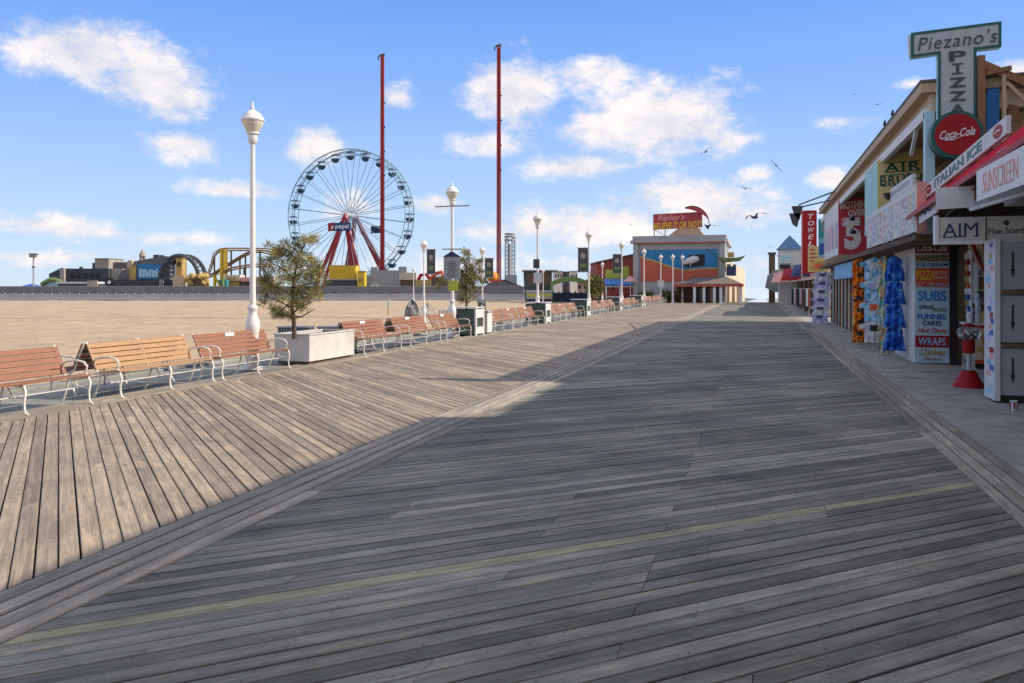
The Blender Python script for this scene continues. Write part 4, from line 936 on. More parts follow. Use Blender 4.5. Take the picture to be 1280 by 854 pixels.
    # yellow containers
    f = Far(432, 172); o = f.thing('yellow_container', 'big yellow container under the ferris wheel', 'container')
    mb = f.b(414, 447, 333, 349.5, -2, 2)
    for k in range(16): x = 415+k*2; f.box(mb, x, x+.9, 334, 349, -2.12, -2.02)
    mb.build('body', M['yellow'], o); f.b(413.5, 447.5, 332, 332.9, -2.1, 2.1).build('top_edge', M['gold'], o); f.b(407, 450, 349.7, 362, -1.9, 2).build('plinth', M['dark_grey'], o); f.b(407, 449, 349, 350.5, -2.4, -2.2).build('sill', M['grey'], o)
    f = Far(452, 170); o = f.thing('yellow_booth', 'small bright yellow booth beside the big yellow container', 'booth')
    f.b(447.8, 457, 340, 362, -1, 1).build('body', M['yellow'], o); f.b(449.5, 455, 347, 353, -1.1, -1.02).build('hatch', M['gold'], o); f.b(447, 458, 339, 339.9, -1.2, 1.2).build('roof', M['gold'], o)
    f = Far(485, 176); o = f.thing('grey_backdrop', 'flat grey stage backdrop with stepped top behind the left red tower', 'backdrop wall')
    f.b(457.5, 463, 344, 362, 0, 1.2).build('wing', M['grey'], o); f.b(463.2, 472, 334, 362, 0, 1.2).build('wing', M['grey'], o); f.b(472.2, 498, 338, 362, .1, 1.2).build('wall', M['grey'], o); f.b(498.2, 508, 333.5, 362, 0, 1.2).build('wing', M['grey'], o)
    f.b(463, 473, 356, 362, -.5, -.1).build('door', M['white'], o)
    f = Far(512, 165); o = f.thing('snack_kiosk', 'small cream kiosk low between the red tower and red ride', 'kiosk')
    f.b(500, 521, 341, 350, -1, 1).build('canopy', M['cream'], o); f.b(501, 520, 350.1, 362, -.8, .8).build('wall', M['brown'], o)
    f = Far(540, 160); o = f.thing('red_ride', 'red spinning ride with curled arms above the fence', 'ride')
    MB().tube([f.p(522, 352), f.p(526, 344), f.p(533, 343), f.p(537, 349)], .35, 7).build('arm', M['red'], o, smooth=True); MB().tube([f.p(537, 350), f.p(545, 342), f.p(552, 340), f.p(555, 346)], .4, 7).build('arm', M['orange_red'], o, smooth=True)
    f.b(521, 540, 350, 362, -1, 1).build('deck', M['gold'], o); f.b(540.2, 560, 347, 362, -1, 1).build('house', M['brown'], o)
    f = Far(620, 176); o = f.thing('orange_ride_capsule', 'orange ride capsule at the foot of the right red tower', 'ride capsule')
    MB().blob((f.x(616), 0, f.z(346)), 1.2, 1.2, 1.2, 12).build('pod', M['orange'], o, smooth=True); f.b(613, 627, 350, 362, -1, 1).build('plinth', M['orange_red'], o)
    f.b(620, 625, 342, 349.8, -.5, .5).build('seat', M['gold'], o)
    f = Far(625, 150); o = f.thing('dark_roof_pavilion', 'low dark-roofed pavilion behind the fence below the right red tower', 'pavilion')
    mb = MB(); mb.prism([(f.x(598), f.z(361)), (f.x(660), f.z(361)), (f.x(630), f.z(351.5)), (f.x(618), f.z(352.5))], (0,-3,0), (1,0,0), (0,0,1), -8); mb.build('roof', M['roof_grey'], o); f.b(604, 652, 361.1, 364, -2, 4).build('wall', M['fence_grey'], o); f.b(604, 652, 364, 368, -2, -1.8).build('post_row', M['dark_grey'], o)
    f = Far(590, 185); o = f.thing('green_treeline', 'far dark green trees low behind the fence near the second pine', 'trees'); mb = MB()
    cs = []; r = random.Random(2)
    for k in range(50): cs.append((Vector((f.x(r.uniform(545, 612)), r.uniform(-2, 2), f.z(r.uniform(346, 356)))), r.uniform(.4, .9), r.random()*.6))
    WL[o.name] = Vector((0,0,0)); foliage('crown', cs, M['leaves'], o, 20, 1, .35, .16, r)
    mb = MB()
    for px in (555, 575, 590, 603): mb.bar((f.x(px), 0, 0), (f.x(px), 0, f.z(350)), .2)
    mb.build('trunk', M['bark'], o)
park()
def pier():
    f = Far(672, 101); o = f.thing('backdrop_building', 'dark flat-fronted building with a flared roof edge beside the green arch', 'building')
    mb = MB(); mb.prism([(f.x(657), 0), (f.x(690), 0), (f.x(690), f.z(339)), (f.x(655), f.z(339))], (0,0,0), (1,0,0), (0,0,1), -6); mb.build('wall', M['dark_grey'], o)
    f.b(653, 697, 337.6, 338.9, -.6, 6.3).build('roof_edge', M['grey'], o)
    mb = MB()
    for x, y, r in ((665, 349, .55), (683, 349, .6)): mb.prism([(f.x(x)+r*math.cos(k*.524), f.z(y)+r*1.4*math.sin(k*.524)) for k in range(12)], (0,-.03,0), (1,0,0), (0,0,1), .02)
    mb.build('painted_figure', M['brown'], o)
    f = Far(674, 97); o = f.thing('food_trailer', 'long low tan trailer parked before the dark backdrop building', 'trailer')
    f.b(658, 690, 364.5, 374, 0, 2).build('body', M['grey'], o); f.b(659, 689, 367.5, 371, -.06, -.01).build('stripe', M['lime'], o); f.b(658, 690, 363.4, 364.3, -.1, 2.1).build('roof', M['light_grey'], o); f.b(660, 688, 374.1, 377, .2, 1.8).build('skirt', M['black'], o)
    f = Far(714, 100); o = f.thing('entrance_arch', 'wide green arched entrance sign over the blue gate', 'arch')
    n = 16; up = []; lo = []
    for k in range(n+1):
        x = 689 + 47*k/n; up.append((f.x(x), f.z(352.5 - 7*math.sin(math.pi*k/n)))); lo.append((f.x(x), f.z(358 - 6*math.sin(math.pi*k/n))))
    MB().prism(up[::-1] + lo, (0,-.2,0), (1,0,0), (0,0,1), -.5).build('arch', M['olive_green'], o); f.b(688, 691, 352, 378, -.3, .4).build('post', M['olive_green'], o); f.b(734, 737, 352, 378, -.3, .4).build('post', M['olive_green'], o)
    f = Far(714, 103); o = f.thing('blue_gate', 'dark blue gate panels closing the entrance under the green arch', 'gate')
    for k in range(6): f.b(692+k*7, 698.2+k*7, 366, 378, 0, .2).build('panel', M['navy'], o)
    mb = MB()
    for k in range(7): f.box(mb, 690.8+k*7, 692+k*7, 364, 378.4, -.1, .3)
    mb.build('posts', M['black'], o)
    for i, (x0, x1, y0, y1, mm, lb) in enumerate(((693, 703, 340, 356, 'white', 'white building above the arch, left of two, dark windows'), (713, 722, 340, 352, 'white', 'white building above the arch, right of two, by the banner'), (703.5, 712.5, 340.5, 362, 'roof_grey', 'grey roofed building between two white ones above the arch'), (692, 713, 357, 378, 'brick_red', 'red shop front seen through the arch'), (714, 735, 354, 378, 'castle_stone', 'grey stone shop front seen through the arch, right side'), (738, 752, 340, 378, 'light_grey', 'pale grey building behind the small leafy tree'))):
        f = Far((x0+x1)/2, 118+i*3); o = f.thing('pier_building', lb, 'building', 'buildings behind the arch')
        f.b(x0, x1, y0, 380, 0, 5).build('wall', M[mm], o); f.b(x0-.5, x1+.5, y0-1, y0-.02, -.4, 5.4).build('roof', M['roof_grey'], o)
        for k in range(3): w = (x1-x0)/3; f.b(x0+w*(k+.25), x0+w*(k+.75), y0+3, y0+7, -.06, -.01).build('window', M['window_dark'], o)
    f = Far(770, 100); o = f.thing('red_gabled_building', 'red building with a sloping roof left of the mural building', 'building')
    mb = MB(); mb.prism([(f.x(746), 0), (f.x(793), 0), (f.x(793), f.z(318)), (f.x(746), f.z(328.5))], (0,0,0), (1,0,0), (0,0,1), -8); mb.build('wall', M['brick_red'], o)
    mb = MB(); mb.prism([(f.x(744), f.z(329)), (f.x(794), f.z(318)), (f.x(794), f.z(316.8)), (f.x(744), f.z(327.5))], (0,-.5,0), (1,0,0), (0,0,1), -9); mb.build('roof', M['roof_grey'], o)
    for x in (750, 757, 764): f.b(x, x+4, 352, 362, -.06, -.01).build('window', M['window_dark'], o)
    f.b(745, 793, 371, 378, -.25, -.02).build('plinth', M['dark_grey'], o)
    f = Far(772, 97); o = f.thing('yellow_green_sign', 'yellow-green stepped sign board on the red building', 'sign')
    o.location.z = P(0, 348, 97).z; z = lambda py: (348-py)*97/F
    MB().prism([(f.x(757), 0), (f.x(786), 0), (f.x(786), z(333)), (f.x(774), z(333)), (f.x(773), z(338)), (f.x(757), z(337))], (0,0,0), (1,0,0), (0,0,1), -.3).build('board', M['lime'], o)
    f = Far(775, 95); o = f.thing('blue_awning', 'bright blue awning on white posts below the yellow-green sign', 'awning')
    mb = MB(); mb._add([f.p(755, 355, -1), f.p(793, 355, -1), f.p(793, 348.5, 1.5), f.p(757, 348.5, 1.5), f.p(755, 357, -1), f.p(793, 357, -1), f.p(793, 350, 1.5), f.p(757, 350, 1.5)], [(0,1,2,3), (7,6,5,4), (0,4,5,1), (1,5,6,2), (2,6,7,3), (3,7,4,0)]); mb.build('canopy', M['bright_blue'], o)
    for px in (756, 773, 791.5): f.b(px, px+1.5, 357, 378, -.9, -.75).build('post', M['white'], o)
    f.b(755, 793, 358, 359, -.9, -.75).build('rail', M['white'], o)
    f = Far(788, 92); o = f.thing('pink_umbrella', 'faded pink sun umbrella beside the mural building', 'umbrella')
    MB().lathe([(.85, f.z(352)), (.82, f.z(351.6)), (.1, f.z(345))], (0,0,0), 8).build('canopy', M['pink'], o); MB().tube([(0,0,0), (0,0,f.z(346))], .035, 6).build('pole', M['white'], o)
    MB().lathe([(.3,.0), (.3,.08)], (0,0,0), 12).build('base', M['grey'], o)
pier()

# ------------------------------------------------------------------ the mural building at the end of the boardwalk
def mural_building():
    Y = 93.0
    def q(px, py, y=Y): d = ray(px, py); return Vector((0,0,H)) + d*(y/d.y)
    X = lambda px, y=Y: q(px, 359, y).x
    Z = lambda py, y=Y: H + (HY-py)/F*(q(850, 359, y)-Vector((0,0,H))).dot(AX)
    o = thing('mural_building', 'grey columned museum building with a blue and red wave mural wall', 'building', (-8.4, Y, -.02))
    x0, x1 = X(792), X(906); zt = Z(303)
    MB().box(x0, x1, Y, Y+16, -.02, zt).build('wall', M['museum_grey'], o)
    MB()._add([(x1+.01, Y+2, -.02), (X(930, Y+10), Y+10, -.02), (X(930, Y+10), Y+18, -.02), (x1+.01, Y+18, -.02), (x1+.01, Y+2, Z(325)), (X(930, Y+10), Y+10, Z(335)), (X(930, Y+10), Y+18, Z(335)), (x1+.01, Y+18, Z(325))], [(0,1,5,4), (1,2,6,5), (2,3,7,6), (3,0,4,7), (4,5,6,7), (0,3,2,1)]).build('side_wing', M['cream'], o)
    mb = MB(); mb.box(x0-.3, x1+.3, Y-.45, Y+16.2, zt+.01, zt+.28); mb.box(x0-.1, x1+.15, Y-.25, Y+16, zt+.29, zt+.75); mb.build('cornice', M['museum_grey'], o)
    MB().box(x0-.32, x1+.32, Y-.46, Y-.2, zt-.1, zt-.0).build('cornice_trim', M['brick_red'], o)
    for px in (795, 903): MB().box(X(px)-.28, X(px)+.28, Y-.3, Y-.01, -.02, zt-.12).build('pilaster', M['museum_grey'], o)
    mb = MB()
    xa, xb = X(801), X(897); n = 14; za, zb = Z(352), Z(312)
    MB().box(xa, xb, Y-.08, Y-.01, za, zb).build('mural_panel', M['mural_red'], o)
    top = []; wave = []
    for k in range(n+1):
        u = k/n; x = xa + (xb-xa)*u; wv = Z(321 + 16*min(1, u*1.8)**.8 - 1.2*math.sin(u*9)); wave.append((x, wv))
    MB().prism(wave + [(xb, zb), (xa, zb)], (0, Y-.1, 0), (1,0,0), (0,0,1), .015).build('mural_sky', M['mural_blue'], o)
    MB().prism([(a, b+.10) for a, b in wave] + [(a, b-.10) for a, b in wave[::-1]], (0, Y-.115, 0), (1,0,0), (0,0,1), .012).build('mural_wave_line', M['gold'], o)
    xs0, xs1 = X(857), X(881); MB().prism([(xs0-.5, Z(331)), (xs0+.4, Z(319)), (xs1, Z(318)), (xs1, Z(333)), (xs0+.3, Z(334))], (0, Y-.13, 0), (1,0,0), (0,0,1), .012).build('mural_dark_hole', M['black'], o)
    sh = MB(); sh.tube([(X(853), Y-.5, Z(331)), (X(860), Y-.6, Z(327)), (X(867), Y-.5, Z(325)), (X(872), Y-.2, Z(324))], [.06, .35, .42, .3], 10); sh.prism([(X(864), Z(323)), (X(868), Z(322)), (X(868), Z(318.5))], (0, Y-.45, 0), (1,0,0), (0,0,1), .06); sh.prism([(X(864), Z(328)), (X(867), Z(328)), (X(862), Z(334))], (0, Y-.45, 0), (1,0,0), (0,0,1), .06)
    sh.build('shark_head', M['sign_grey'], o, smooth=True)
    # pediment
    MB().prism([(X(832), 0), (X(880), 0), (X(870), 1.15), (X(850), 1.25)], (0, Y+2, zt+.76), (1,0,0), (0,0,1), -4).build('roof_hump', M['beige'], o)
    # porch
    Yp = 90.0; a, b = X(842, Yp), X(928, Yp); ze = Z(355, Yp); zp = Z(346, Yp)
    MB()._add([(a, Yp, ze), (b, Yp, ze), (b, Y+1, ze), (a, Y+1, ze), (X(868, Yp), Yp+1.4, zp-.1), (X(908, Yp), Yp+1.4, zp)], [(0,1,5,4), (1,2,5), (2,3,4,5), (3,0,4), (0,3,2,1)]).build('porch_roof', M['roof_grey'], o)
    MB()._add([(X(868, Yp), Yp-.06, ze), (b+.02, Yp-.06, ze), (X(908, Yp), Yp-.06, zp-.02), (X(868, Yp), Yp, ze), (b+.02, Yp, ze), (X(908, Yp), Yp, zp-.02)], [(0,1,2), (5,4,3), (0,3,4,1), (1,4,5,2), (2,5,3,0)]).build('porch_gable', M['cream'], o)
    MB().box(a-.1, b+.1, Yp-.15, Y, ze-.3, ze-.01).build('porch_fascia', M['brick_red'], o)
    for px in (868, 880, 893, 901, 926): c = X(px, Yp); MB().box(c-.14, c+.14, Yp+.02, Yp+.3, -.02, ze-.31).build('porch_post', M['white'], o)
    MB().box(X(846, Y), X(905, Y), Y-.2, Y-.02, -.02, ze-.32).build('shop_front', M['brown'], o)
    for p0, p1 in ((870, 879), (881, 887), (895, 900)): MB().box(X(p0, Y), X(p1, Y), Y-.28, Y-.21, .15, ze-.5).build('door', M['window_dark'], o)
    for p0, p1 in ((888, 894), (901, 906)): MB().box(X(p0, Y), X(p1, Y), Y-.28, Y-.21, 0, ze-.4).build('pier', M['cream'], o)
    for px in (909, 916, 923): yy = Y+10-(930-px)*.3; d = q(px, 359, yy-.9); MB().box(d.x-.25, d.x+.25, d.y-.2, d.y+.2, -.02, Z(357)).build('side_column', M['cream'], o)
    for px in (905, 911, 918): yy = Y+9-(930-px)*.3; d = q(px, 359, yy-1.2); MB().box(d.x-.2, d.x+.2, d.y-.1, d.y+.1, Z(340), Z(330)).build('side_window', M['window_dark'], o)
    g = thing('green_boat_model', 'small green boat model fixed high on the mural building corner', 'decoration', q(912, 335, 91.5))
    c = q(914, 325, 91.5); MB().prism([(-1.3,.3), (-.9,-.3), (.9,-.1), (1.5,.5), (.9,.3), (0,.2)], c, (1,0,0), (0,0,1), .8).build('hull', M['olive_green'], g); MB().bar(c+Vector((-.3,-.3,.2)), c+Vector((-.6,-.3,2.2)), .12).build('mast', M['white'], g)
    MB().bar(c+Vector((-2.6,-.3,1.2)), c+Vector((-.6,-.3,-.4)), .12).build('boom', M['dark_grey'], g); MB().box(c.x-.5, c.x+.5, c.y-.2, c.y+.9, c.z-1.7, c.z-.7).build('blue_crate', M['navy'], g); MB().box(c.x-.3, c.x+.3, c.y-.6, c.y+.0, c.z+.25, c.z+.8).build('cabin', M['gold'], g)
    # roof sign
    s = thing('roof_sign', 'red roof sign with a curved dark arrow above the mural building', 'sign', q(848, 290, Y))
    xa, xb, za, zb = X(817), X(878), Z(286.5), Z(267)
    bd = MB().prism([(xa, za-.05), (xb, za+.15), (xb, zb+.1), (xa, zb-.05)], (0, Y-.4, 0), (1,0,0), (0,0,1), .3).build('board', M['sign_red'], s)
    lettering("Ripley's", M['pink'], bd, ((xa+xb)/2-.7, Y-.41, Z(273)), (1,0,.02), (0,0,1), 3.0, .85, .01, .35, .02); lettering('BELIEVE IT OR NOT!', M['yellow'], bd, ((xa+xb)/2, Y-.41, Z(281.8)), (1,0,.03), (0,0,1), 5.2, .72, .02, .15, .02)
    mb = MB()
    for px in (818.5, 832, 858, 875.5): MB().bar((X(px), Y-.5, zt+.7), (X(px), Y-.5, za), .1).build('leg', M['metal_dull'], s)
    MB().bar((X(818), Y-.5, za), (X(832), Y-.5, zt+.76), .06).build('brace', M['metal_dull'], s)
    pts = []; inn = []
    for k in range(11):
        u = k/10; a = math.radians(112 - 112*u); pts.append((X(865)+1.95*math.cos(a)*.98, Z(281)+2.0*math.sin(a))); w = .12+.42*math.sin(math.pi*min(1, u*1.1+.05)); inn.append((X(865)+(1.95-w)*math.cos(a), Z(281)+(2.0-w)*math.sin(a)))
    MB().prism(pts + inn[::-1], (0, Y-.75, 0), (1,0,0), (0,0,1), .25).build('arrow', M['sign_red'], s)
    MB().prism([(X(880.5), Z(281.5)), (X(885), Z(288.5)), (X(889.5), Z(281)), (X(885), Z(283))], (0, Y-.75, 0), (1,0,0), (0,0,1), .25).build('arrow_head', M['black'], s)
    MB().prism([(a, b) for a, b in pts] + [(X(865)+1.87*math.cos(math.radians(112-112*k/10)), Z(281)+1.92*math.sin(math.radians(112-112*k/10))) for k in range(10, -1, -1)], (0, Y-.77, 0), (1,0,0), (0,0,1), .27).build('arrow_edge', M['black'], s)
mural_building()

# ------------------------------------------------------------------ right side: shops
NX = Vector((-1,0,0)); DY = Vector((0,-1,0)); UZ = Vector((0,0,1))
def onX(px, py, X): d = ray(px, py); return Vector((0,0,H)) + d*(X/d.x)
def onY(px, py, Y): d = ray(px, py); return Vector((0,0,H)) + d*(Y/d.y)
def xpanel(X, pts, d=.05, mb=None):
    """panel on the plane x = X seen from the boardwalk; pts are (Y, z)"""
    mb = mb or MB(); mb.prism([(-y, z) for y, z in pts], (X,0,0), (0,-1,0), (0,0,1), d); return mb
def hotel():
    o = thing('brick_hotel', 'tall plain building standing back behind the shops on the right', 'building', (6, -5, -.06))
    box(6, 14, -30, 13.05, -.06, 7.3).build('wall', M['beige'], o); box(6, 14, 13.06, 17.2, -.06, 6.8).build('rear_wing', M['beige'], o)
    for y in range(-28, 12, 4):
        for z in (1.2, 4.2): box(5.96, 5.995, y, y+1.4, z, z+1.6).build('window', M['window_dark'], o)
    box(6.0, 14.2, -30.2, 13.04, 7.303, 7.40).build('roof_edge', M['grey'], o)
    # the near shop row before the hotel, beside and behind the viewer
    s = thing('near_shop_row', 'low shop row right beside the viewer under the sunscreen sign', 'building', (4.3, 0, -.06))
    box(4.4, 5.9, -24, 13.2, -.06, 3.3).build('wall', M['stucco'], s); box(3.2, 5.9, -24, 13.0, 3.31, 3.5).build('roof', M['roof_grey'], s)
    for y in range(-22, 11, 4): box(4.36, 4.395, y, y+2.6, .0, 2.4).build('shutter', M['grey'], s)
hotel()
def building_c():
    Y0, Y1, zt = 17.0, 43.5, 5.5
    o = thing('surf_shop_building', 'long cream two-storey shop building with overhanging roof and yellow airbrush panel', 'building', (3.1, 30, -.06))
    box(4.75, 9, Y0+.02, Y1, 2.72, 5.0).build('upper_wall', M['beige'], o); box(3.15, 4.745, Y1-.2, Y1, 2.72, 5.0).build('upper_end_wall', M['cream'], o)
    for k, y in enumerate((19.4, 24.2, 29, 34, 38.6)): box(4.70, 4.745, y, y+1.7, 3.3, 4.6).build('upper_window', M['window_dark'], o)
    box(3.13, 4.745, Y0+.02, Y0+.2, 2.72, 3.6).build('loggia_parapet', M['cream'], o)
    mb = MB(); mb._add([(2.92, Y0-.12, zt-.18), (2.92, Y1, zt-.18), (9.5, Y1, zt-.1), (9.5, Y0-.12, zt-.1), (2.92, Y0-.12, zt), (2.92, Y1, zt), (9.5, Y1, zt+.08), (9.5, Y0-.12, zt+.08)], [(0,1,2,3), (7,6,5,4), (0,4,5,1), (1,5,6,2), (2,6,7,3), (3,7,4,0)])
    mb.build('roof', M['wood_pale'], o)
    MB()._add([(2.92, Y0-.16, zt+.01), (2.92, Y1, zt+.01), (9.5, Y1, zt+.09), (9.5, Y0-.16, zt+.09), (2.90, Y0-.16, zt+.05), (2.90, Y1, zt+.05), (9.5, Y1, zt+.13), (9.5, Y0-.16, zt+.13)], [(0,1,2,3), (7,6,5,4), (0,4,5,1), (1,5,6,2), (2,6,7,3), (3,7,4,0)]).build('shingles', M['roof_grey'], o)
    MB()._add([(3.10, Y0, 4.98), (9, Y0, 4.98), (9, Y0, zt-.12), (3.10, Y0, zt-.19), (3.10, Y0+.2, 4.98), (9, Y0+.2, 4.98), (9, Y0+.2, zt-.12), (3.10, Y0+.2, zt-.19)], [(0,1,2,3), (7,6,5,4), (0,4,5,1), (1,5,6,2), (2,6,7,3), (3,7,4,0)]).build('gable_end', M['cream'], o)
    box(3.12, 3.3, Y0+.21, Y1, 5.01, zt-.17).build('eave_board', M['beige'], o)
    box(3.0, 3.115, Y0+.05, Y1, 4.86, 5.06).build('frieze', M['white'], o)
    for y in (18.2, 42.5): MB().bar((3.06, y, 4.86), (3.06, y+.55, 4.45), .07).build('brace', M['white'], o)
    box(3.0, 3.16, Y0-.06, Y0+.14, 2.7, 4.98).build('corner_post', M['pale_blue'], o)
    box(2.88, 9, Y0+.25, Y1, 2.60, 2.715).build('soffit', M['brown'], o)
    # ground floor
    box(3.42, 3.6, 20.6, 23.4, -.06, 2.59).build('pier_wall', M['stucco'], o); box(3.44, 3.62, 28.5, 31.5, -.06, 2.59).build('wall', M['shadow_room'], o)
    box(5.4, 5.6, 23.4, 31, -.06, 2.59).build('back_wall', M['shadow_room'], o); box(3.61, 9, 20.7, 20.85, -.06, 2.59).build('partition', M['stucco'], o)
    box(3.7, 9, Y1-.2, Y1-.01, -.06, 2.59).build('end_wall', M['cream'], o)
    mb = MB()
    for k in range(8):
        y = 31.6 + k*1.45; box(3.5, 3.62, y, y+1.3, -.06, 2.5).build('shutter', M['grey' if k % 2 else 'wood_pale'], o); mb.box(3.44, 3.64, y+1.31, y+1.44, -.06, 2.59)
    mb.build('mullions', M['brown'], o)
    # box signs that face the people walking up
    def boxsign(name, label, px, pxr, Y, z0, z1, z1r, depth, front, side):
        s = thing(name, label, 'sign', onY(px, 300, Y)); a, b = onY(px, 300, Y), onY(pxr, 300, Y)
        f = MB().prism([(a.x, z0), (b.x, z0), (b.x, z1r), (a.x, z1)], (0, Y, 0), (1,0,0), UZ, .05).build('front', M[front], s)
        sd = MB().prism([(-Y-.051, z0), (-Y-.051, z1), (-Y-depth, z1), (-Y-depth, z0)][::-1], (a.x, 0, 0), (0,-1,0), UZ, .06).build('side', M[side], s)
        return s, f, sd, a.x, b.x
    Ya = 22.7; s, f, sd, xa, xb = boxsign('airbrush_sign', 'large yellow panel lettered AIR BRUSH with a turquoise side on the cream building', 1097, 1154, Ya, 3.15, 4.93, 5.2, 2.6, 'panel_yellow', 'turquoise')
    p = onY(1128, 208.5, Ya); lettering('AIR', M['dark_green'], f, (p.x, Ya-.001, p.z), (1,0,.04), UZ, .84, .22, .012, 0, .012, 1.15); p = onY(1126, 224.5, Ya); lettering('BRUSH', M['dark_green'], f, (p.x, Ya-.001, p.z), (1,0,.04), UZ, .96, .24, .012, 0, .012, 1.1)
    mb = MB()
    for (px, py, n, w) in ((1128, 214.2, 3, .84), (1126, 231, 5, .96), (1128, 202.8, 3, .84), (1126, 218, 5, .96)):
        p = onY(px, py, Ya)
        for k in range(n): x = p.x + w*((k+.5)/n-.5); mb.box(x-w/n*.42, x+w/n*.42, Ya-.010, Ya-.004, p.z+(x-p.x)*.04-.012, p.z+(x-p.x)*.04+.012)
    mb.build('serifs', M['dark_green'], f)
    box(xa+.1, xb-.1, Ya-.006, Ya-.001, 3.2, 3.75).build('lower_band', M['gold'], f)
    Yr = 33.8; s, f, sd, xa, xb = boxsign('price_sign', 'big red box sign reading NOTHING OVER $5 with a white painted side', 1048, 1094, Yr, 2.94, 5.03, 5.12, 6.8, 'price_red', 'white')
    Q = lambda px, py: onY(px, py, Yr)
    p = Q(1069, 256); lettering('NOTHING', M['white'], f, (p.x, Yr-.001, p.z), (1,0,.05), UZ, 1.06, .30, .03, 0, .012); p = Q(1071, 266); lettering('OVER', M['white'], f, (p.x, Yr-.001, p.z), (1,0,.05), UZ, .62, .26, .03, 0, .012)
    p = Q(1066, 292); lettering('5', M['white'], f, (p.x, Yr-.001, p.z), (1,0,.03), UZ, .60, 1.22, .06, 0, .012); p = Q(1055, 278); lettering('$', M['white'], f, (p.x, Yr-.001, p.z), (1,0,0), UZ, .16, .34, .03, 0, .012)
    rr = random.Random(12); mbp, mbb = MB(), MB()
    for k in range(10): y = Yr+.5+k*.6; xpanel(xa-.002, [(y, 3.2+.1*(k % 3)), (y+.35, 3.25), (y+.35, 4.0+.5*rr.random()), (y, 4.0+.4*rr.random())], .01, mbp if k % 3 else mbb)
    mbp.build('marks', M['pink'], sd); mbb.build('marks', M['blue'], sd)
    # long sign over the shop opening
    s = thing('long_menu_sign', 'long slanted white sign crowded with coloured lettering over the white pier', 'sign', (2.9, 20.5, 2.7))
    box(2.84, 2.98, 16.85, 24.2, 2.74, 3.62).build('board', M['sign_grey'], s, bevel=.01); box(2.83, 3.0, 16.80, 16.845, 2.70, 3.66).build('end_cap', M['pink'], s)
    cols = ['pink', 'lavender', 'pale_blue', 'grey', 'turquoise', 'metal_dull', 'sign_yellow', 'red', 'blue']; mbs = {c: MB() for c in cols}; rr = random.Random(4)
    y = 17.1
    while y < 24.0:
        c = rr.choice(cols); w = rr.uniform(.05, .16); z = 3.5
        while z > 2.85:
            h = rr.uniform(.05, .22); xpanel(2.838, [(y, z-h), (y+w*rr.uniform(.4, 1), z-h), (y+w, z), (y, z)], .004, mbs[rr.choice((c, c, 'grey', 'pink'))]); z -= h + rr.uniform(.03, .09)
        y += w + rr.uniform(.03, .12)
    for c in cols: mbs[c].build('lettering', M[c], s)
    s = thing('flavour_sign', 'smaller grey sign with faint lettering standing on the long sign', 'sign', (2.95, 19, 3.63))
    box(2.86, 2.95, 17.5, 20.2, 3.63, 3.90).build('board', M['sign_grey'], s, bevel=.02); lettering('ICE COFFEE', M['metal_dull'], s, (2.858, 18.85, 3.765), DY, UZ, 2.2, .14, .01, 0, .005) if False else None
    mb = MB()
    for k in range(14): yy = 17.7+k*.17; xpanel(2.858, [(yy, 3.71), (yy+.11, 3.71), (yy+.11, 3.82+.03*(k % 2)), (yy, 3.82)], .004, mb)
    mb.build('lettering', M['metal_dull'], s)
    tag(xpanel(2.9, [(24.3, 2.66), (27.2, 2.66), (27.0, 2.72), (24.4, 2.72)], .5).build('soffit_light_panel', M['cream']), 'cream board under the red price sign above the shirts', 'board')
    s = tag(xpanel(3.0, [(29.4, 2.02), (36.0, 2.02), (36.0, 2.56), (29.4, 2.56)], .05).build('shop_name_board', M['sky_blue']), 'teal-blue shop board with rows of small lettering above the shutters', 'sign')
    mb = MB()
    for r in range(4):
        yy = 29.8
        while yy < 35.6: w = rr.uniform(.2, .7); xpanel(3.002, [(yy, 2.1+r*.12), (yy+w, 2.1+r*.12), (yy+w, 2.16+r*.12), (yy, 2.16+r*.12)], .004, mb); yy += w+.15
    mb.build('lettering', M['navy'], s)
building_c()
# -- hanging clothes
def shirt(w, h, m, name='hanging_shirt', ruffle=.05, seed=0, flare=1.0, trim=None, sleeve=.5):
    """a T-shirt on a hanger: body, sleeves and folds, one closed sheet with thickness; origin at the collar, front to -Y"""
    r = random.Random(seed); mb = MB(); nx, nz = 20, 18
    out = []
    def half(v):
        if v < .06: return .16 + .30*v/.06*.5
        if v < .36: return sleeve - .10*abs(v-.2)/.16*.3
        return (.335 + (flare-1)*.335*(v-.36)/.64)
    fr = []
    for side in (-1, 1):
        for j in range(nz+1):
            v = j/nz
            for i in range(nx+1):
                u = i/nx*2-1; x = u*half(v)*w; z = -v*h - (abs(u)**2)*.10*h*(1 if v < .36 else .2)
                y = .6*ruffle*math.sin(u*9 + seed + v*1.4 + 2*mnoise.noise((u, v*2, seed)))*(.2+v) + .05*mnoise.noise((u*2.5, v*3, seed*1.7)) + .025*mnoise.noise((u*6, v*7, seed*2.3)) + side*(.015 + .03*(1-u*u))
                fr.append((x, y, z))
    mb.v = fr; W2 = nx+1; off = (nx+1)*(nz+1)
    for j in range(nz):
        for i in range(nx):
            a = j*W2+i; mb.f += [[a, a+W2, a+W2+1, a+1], [off+a, off+a+1, off+a+W2+1, off+a+W2]]; mb.m += [0, 0]
    per = [i for i in range(nx+1)] + [j*W2+nx for j in range(1, nz+1)] + [nz*W2+i for i in range(nx-1, -1, -1)] + [j*W2 for j in range(nz-1, 0, -1)]
    for a, b in zip(per, per[1:]+per[:1]): mb.f.append([a, b, off+b, off+a]); mb.m.append(0)
    if trim is not None:
        mb.mi = 1; q = -.075
        mb._add([(-.16*w, q, -.22*h), (.16*w, q, -.22*h), (.14*w, q-.01, -.5*h), (-.15*w, q-.01, -.5*h)], [(0,1,2,3)])
    return mb.build(name, [m] + ([trim] if trim else []), smooth=True)
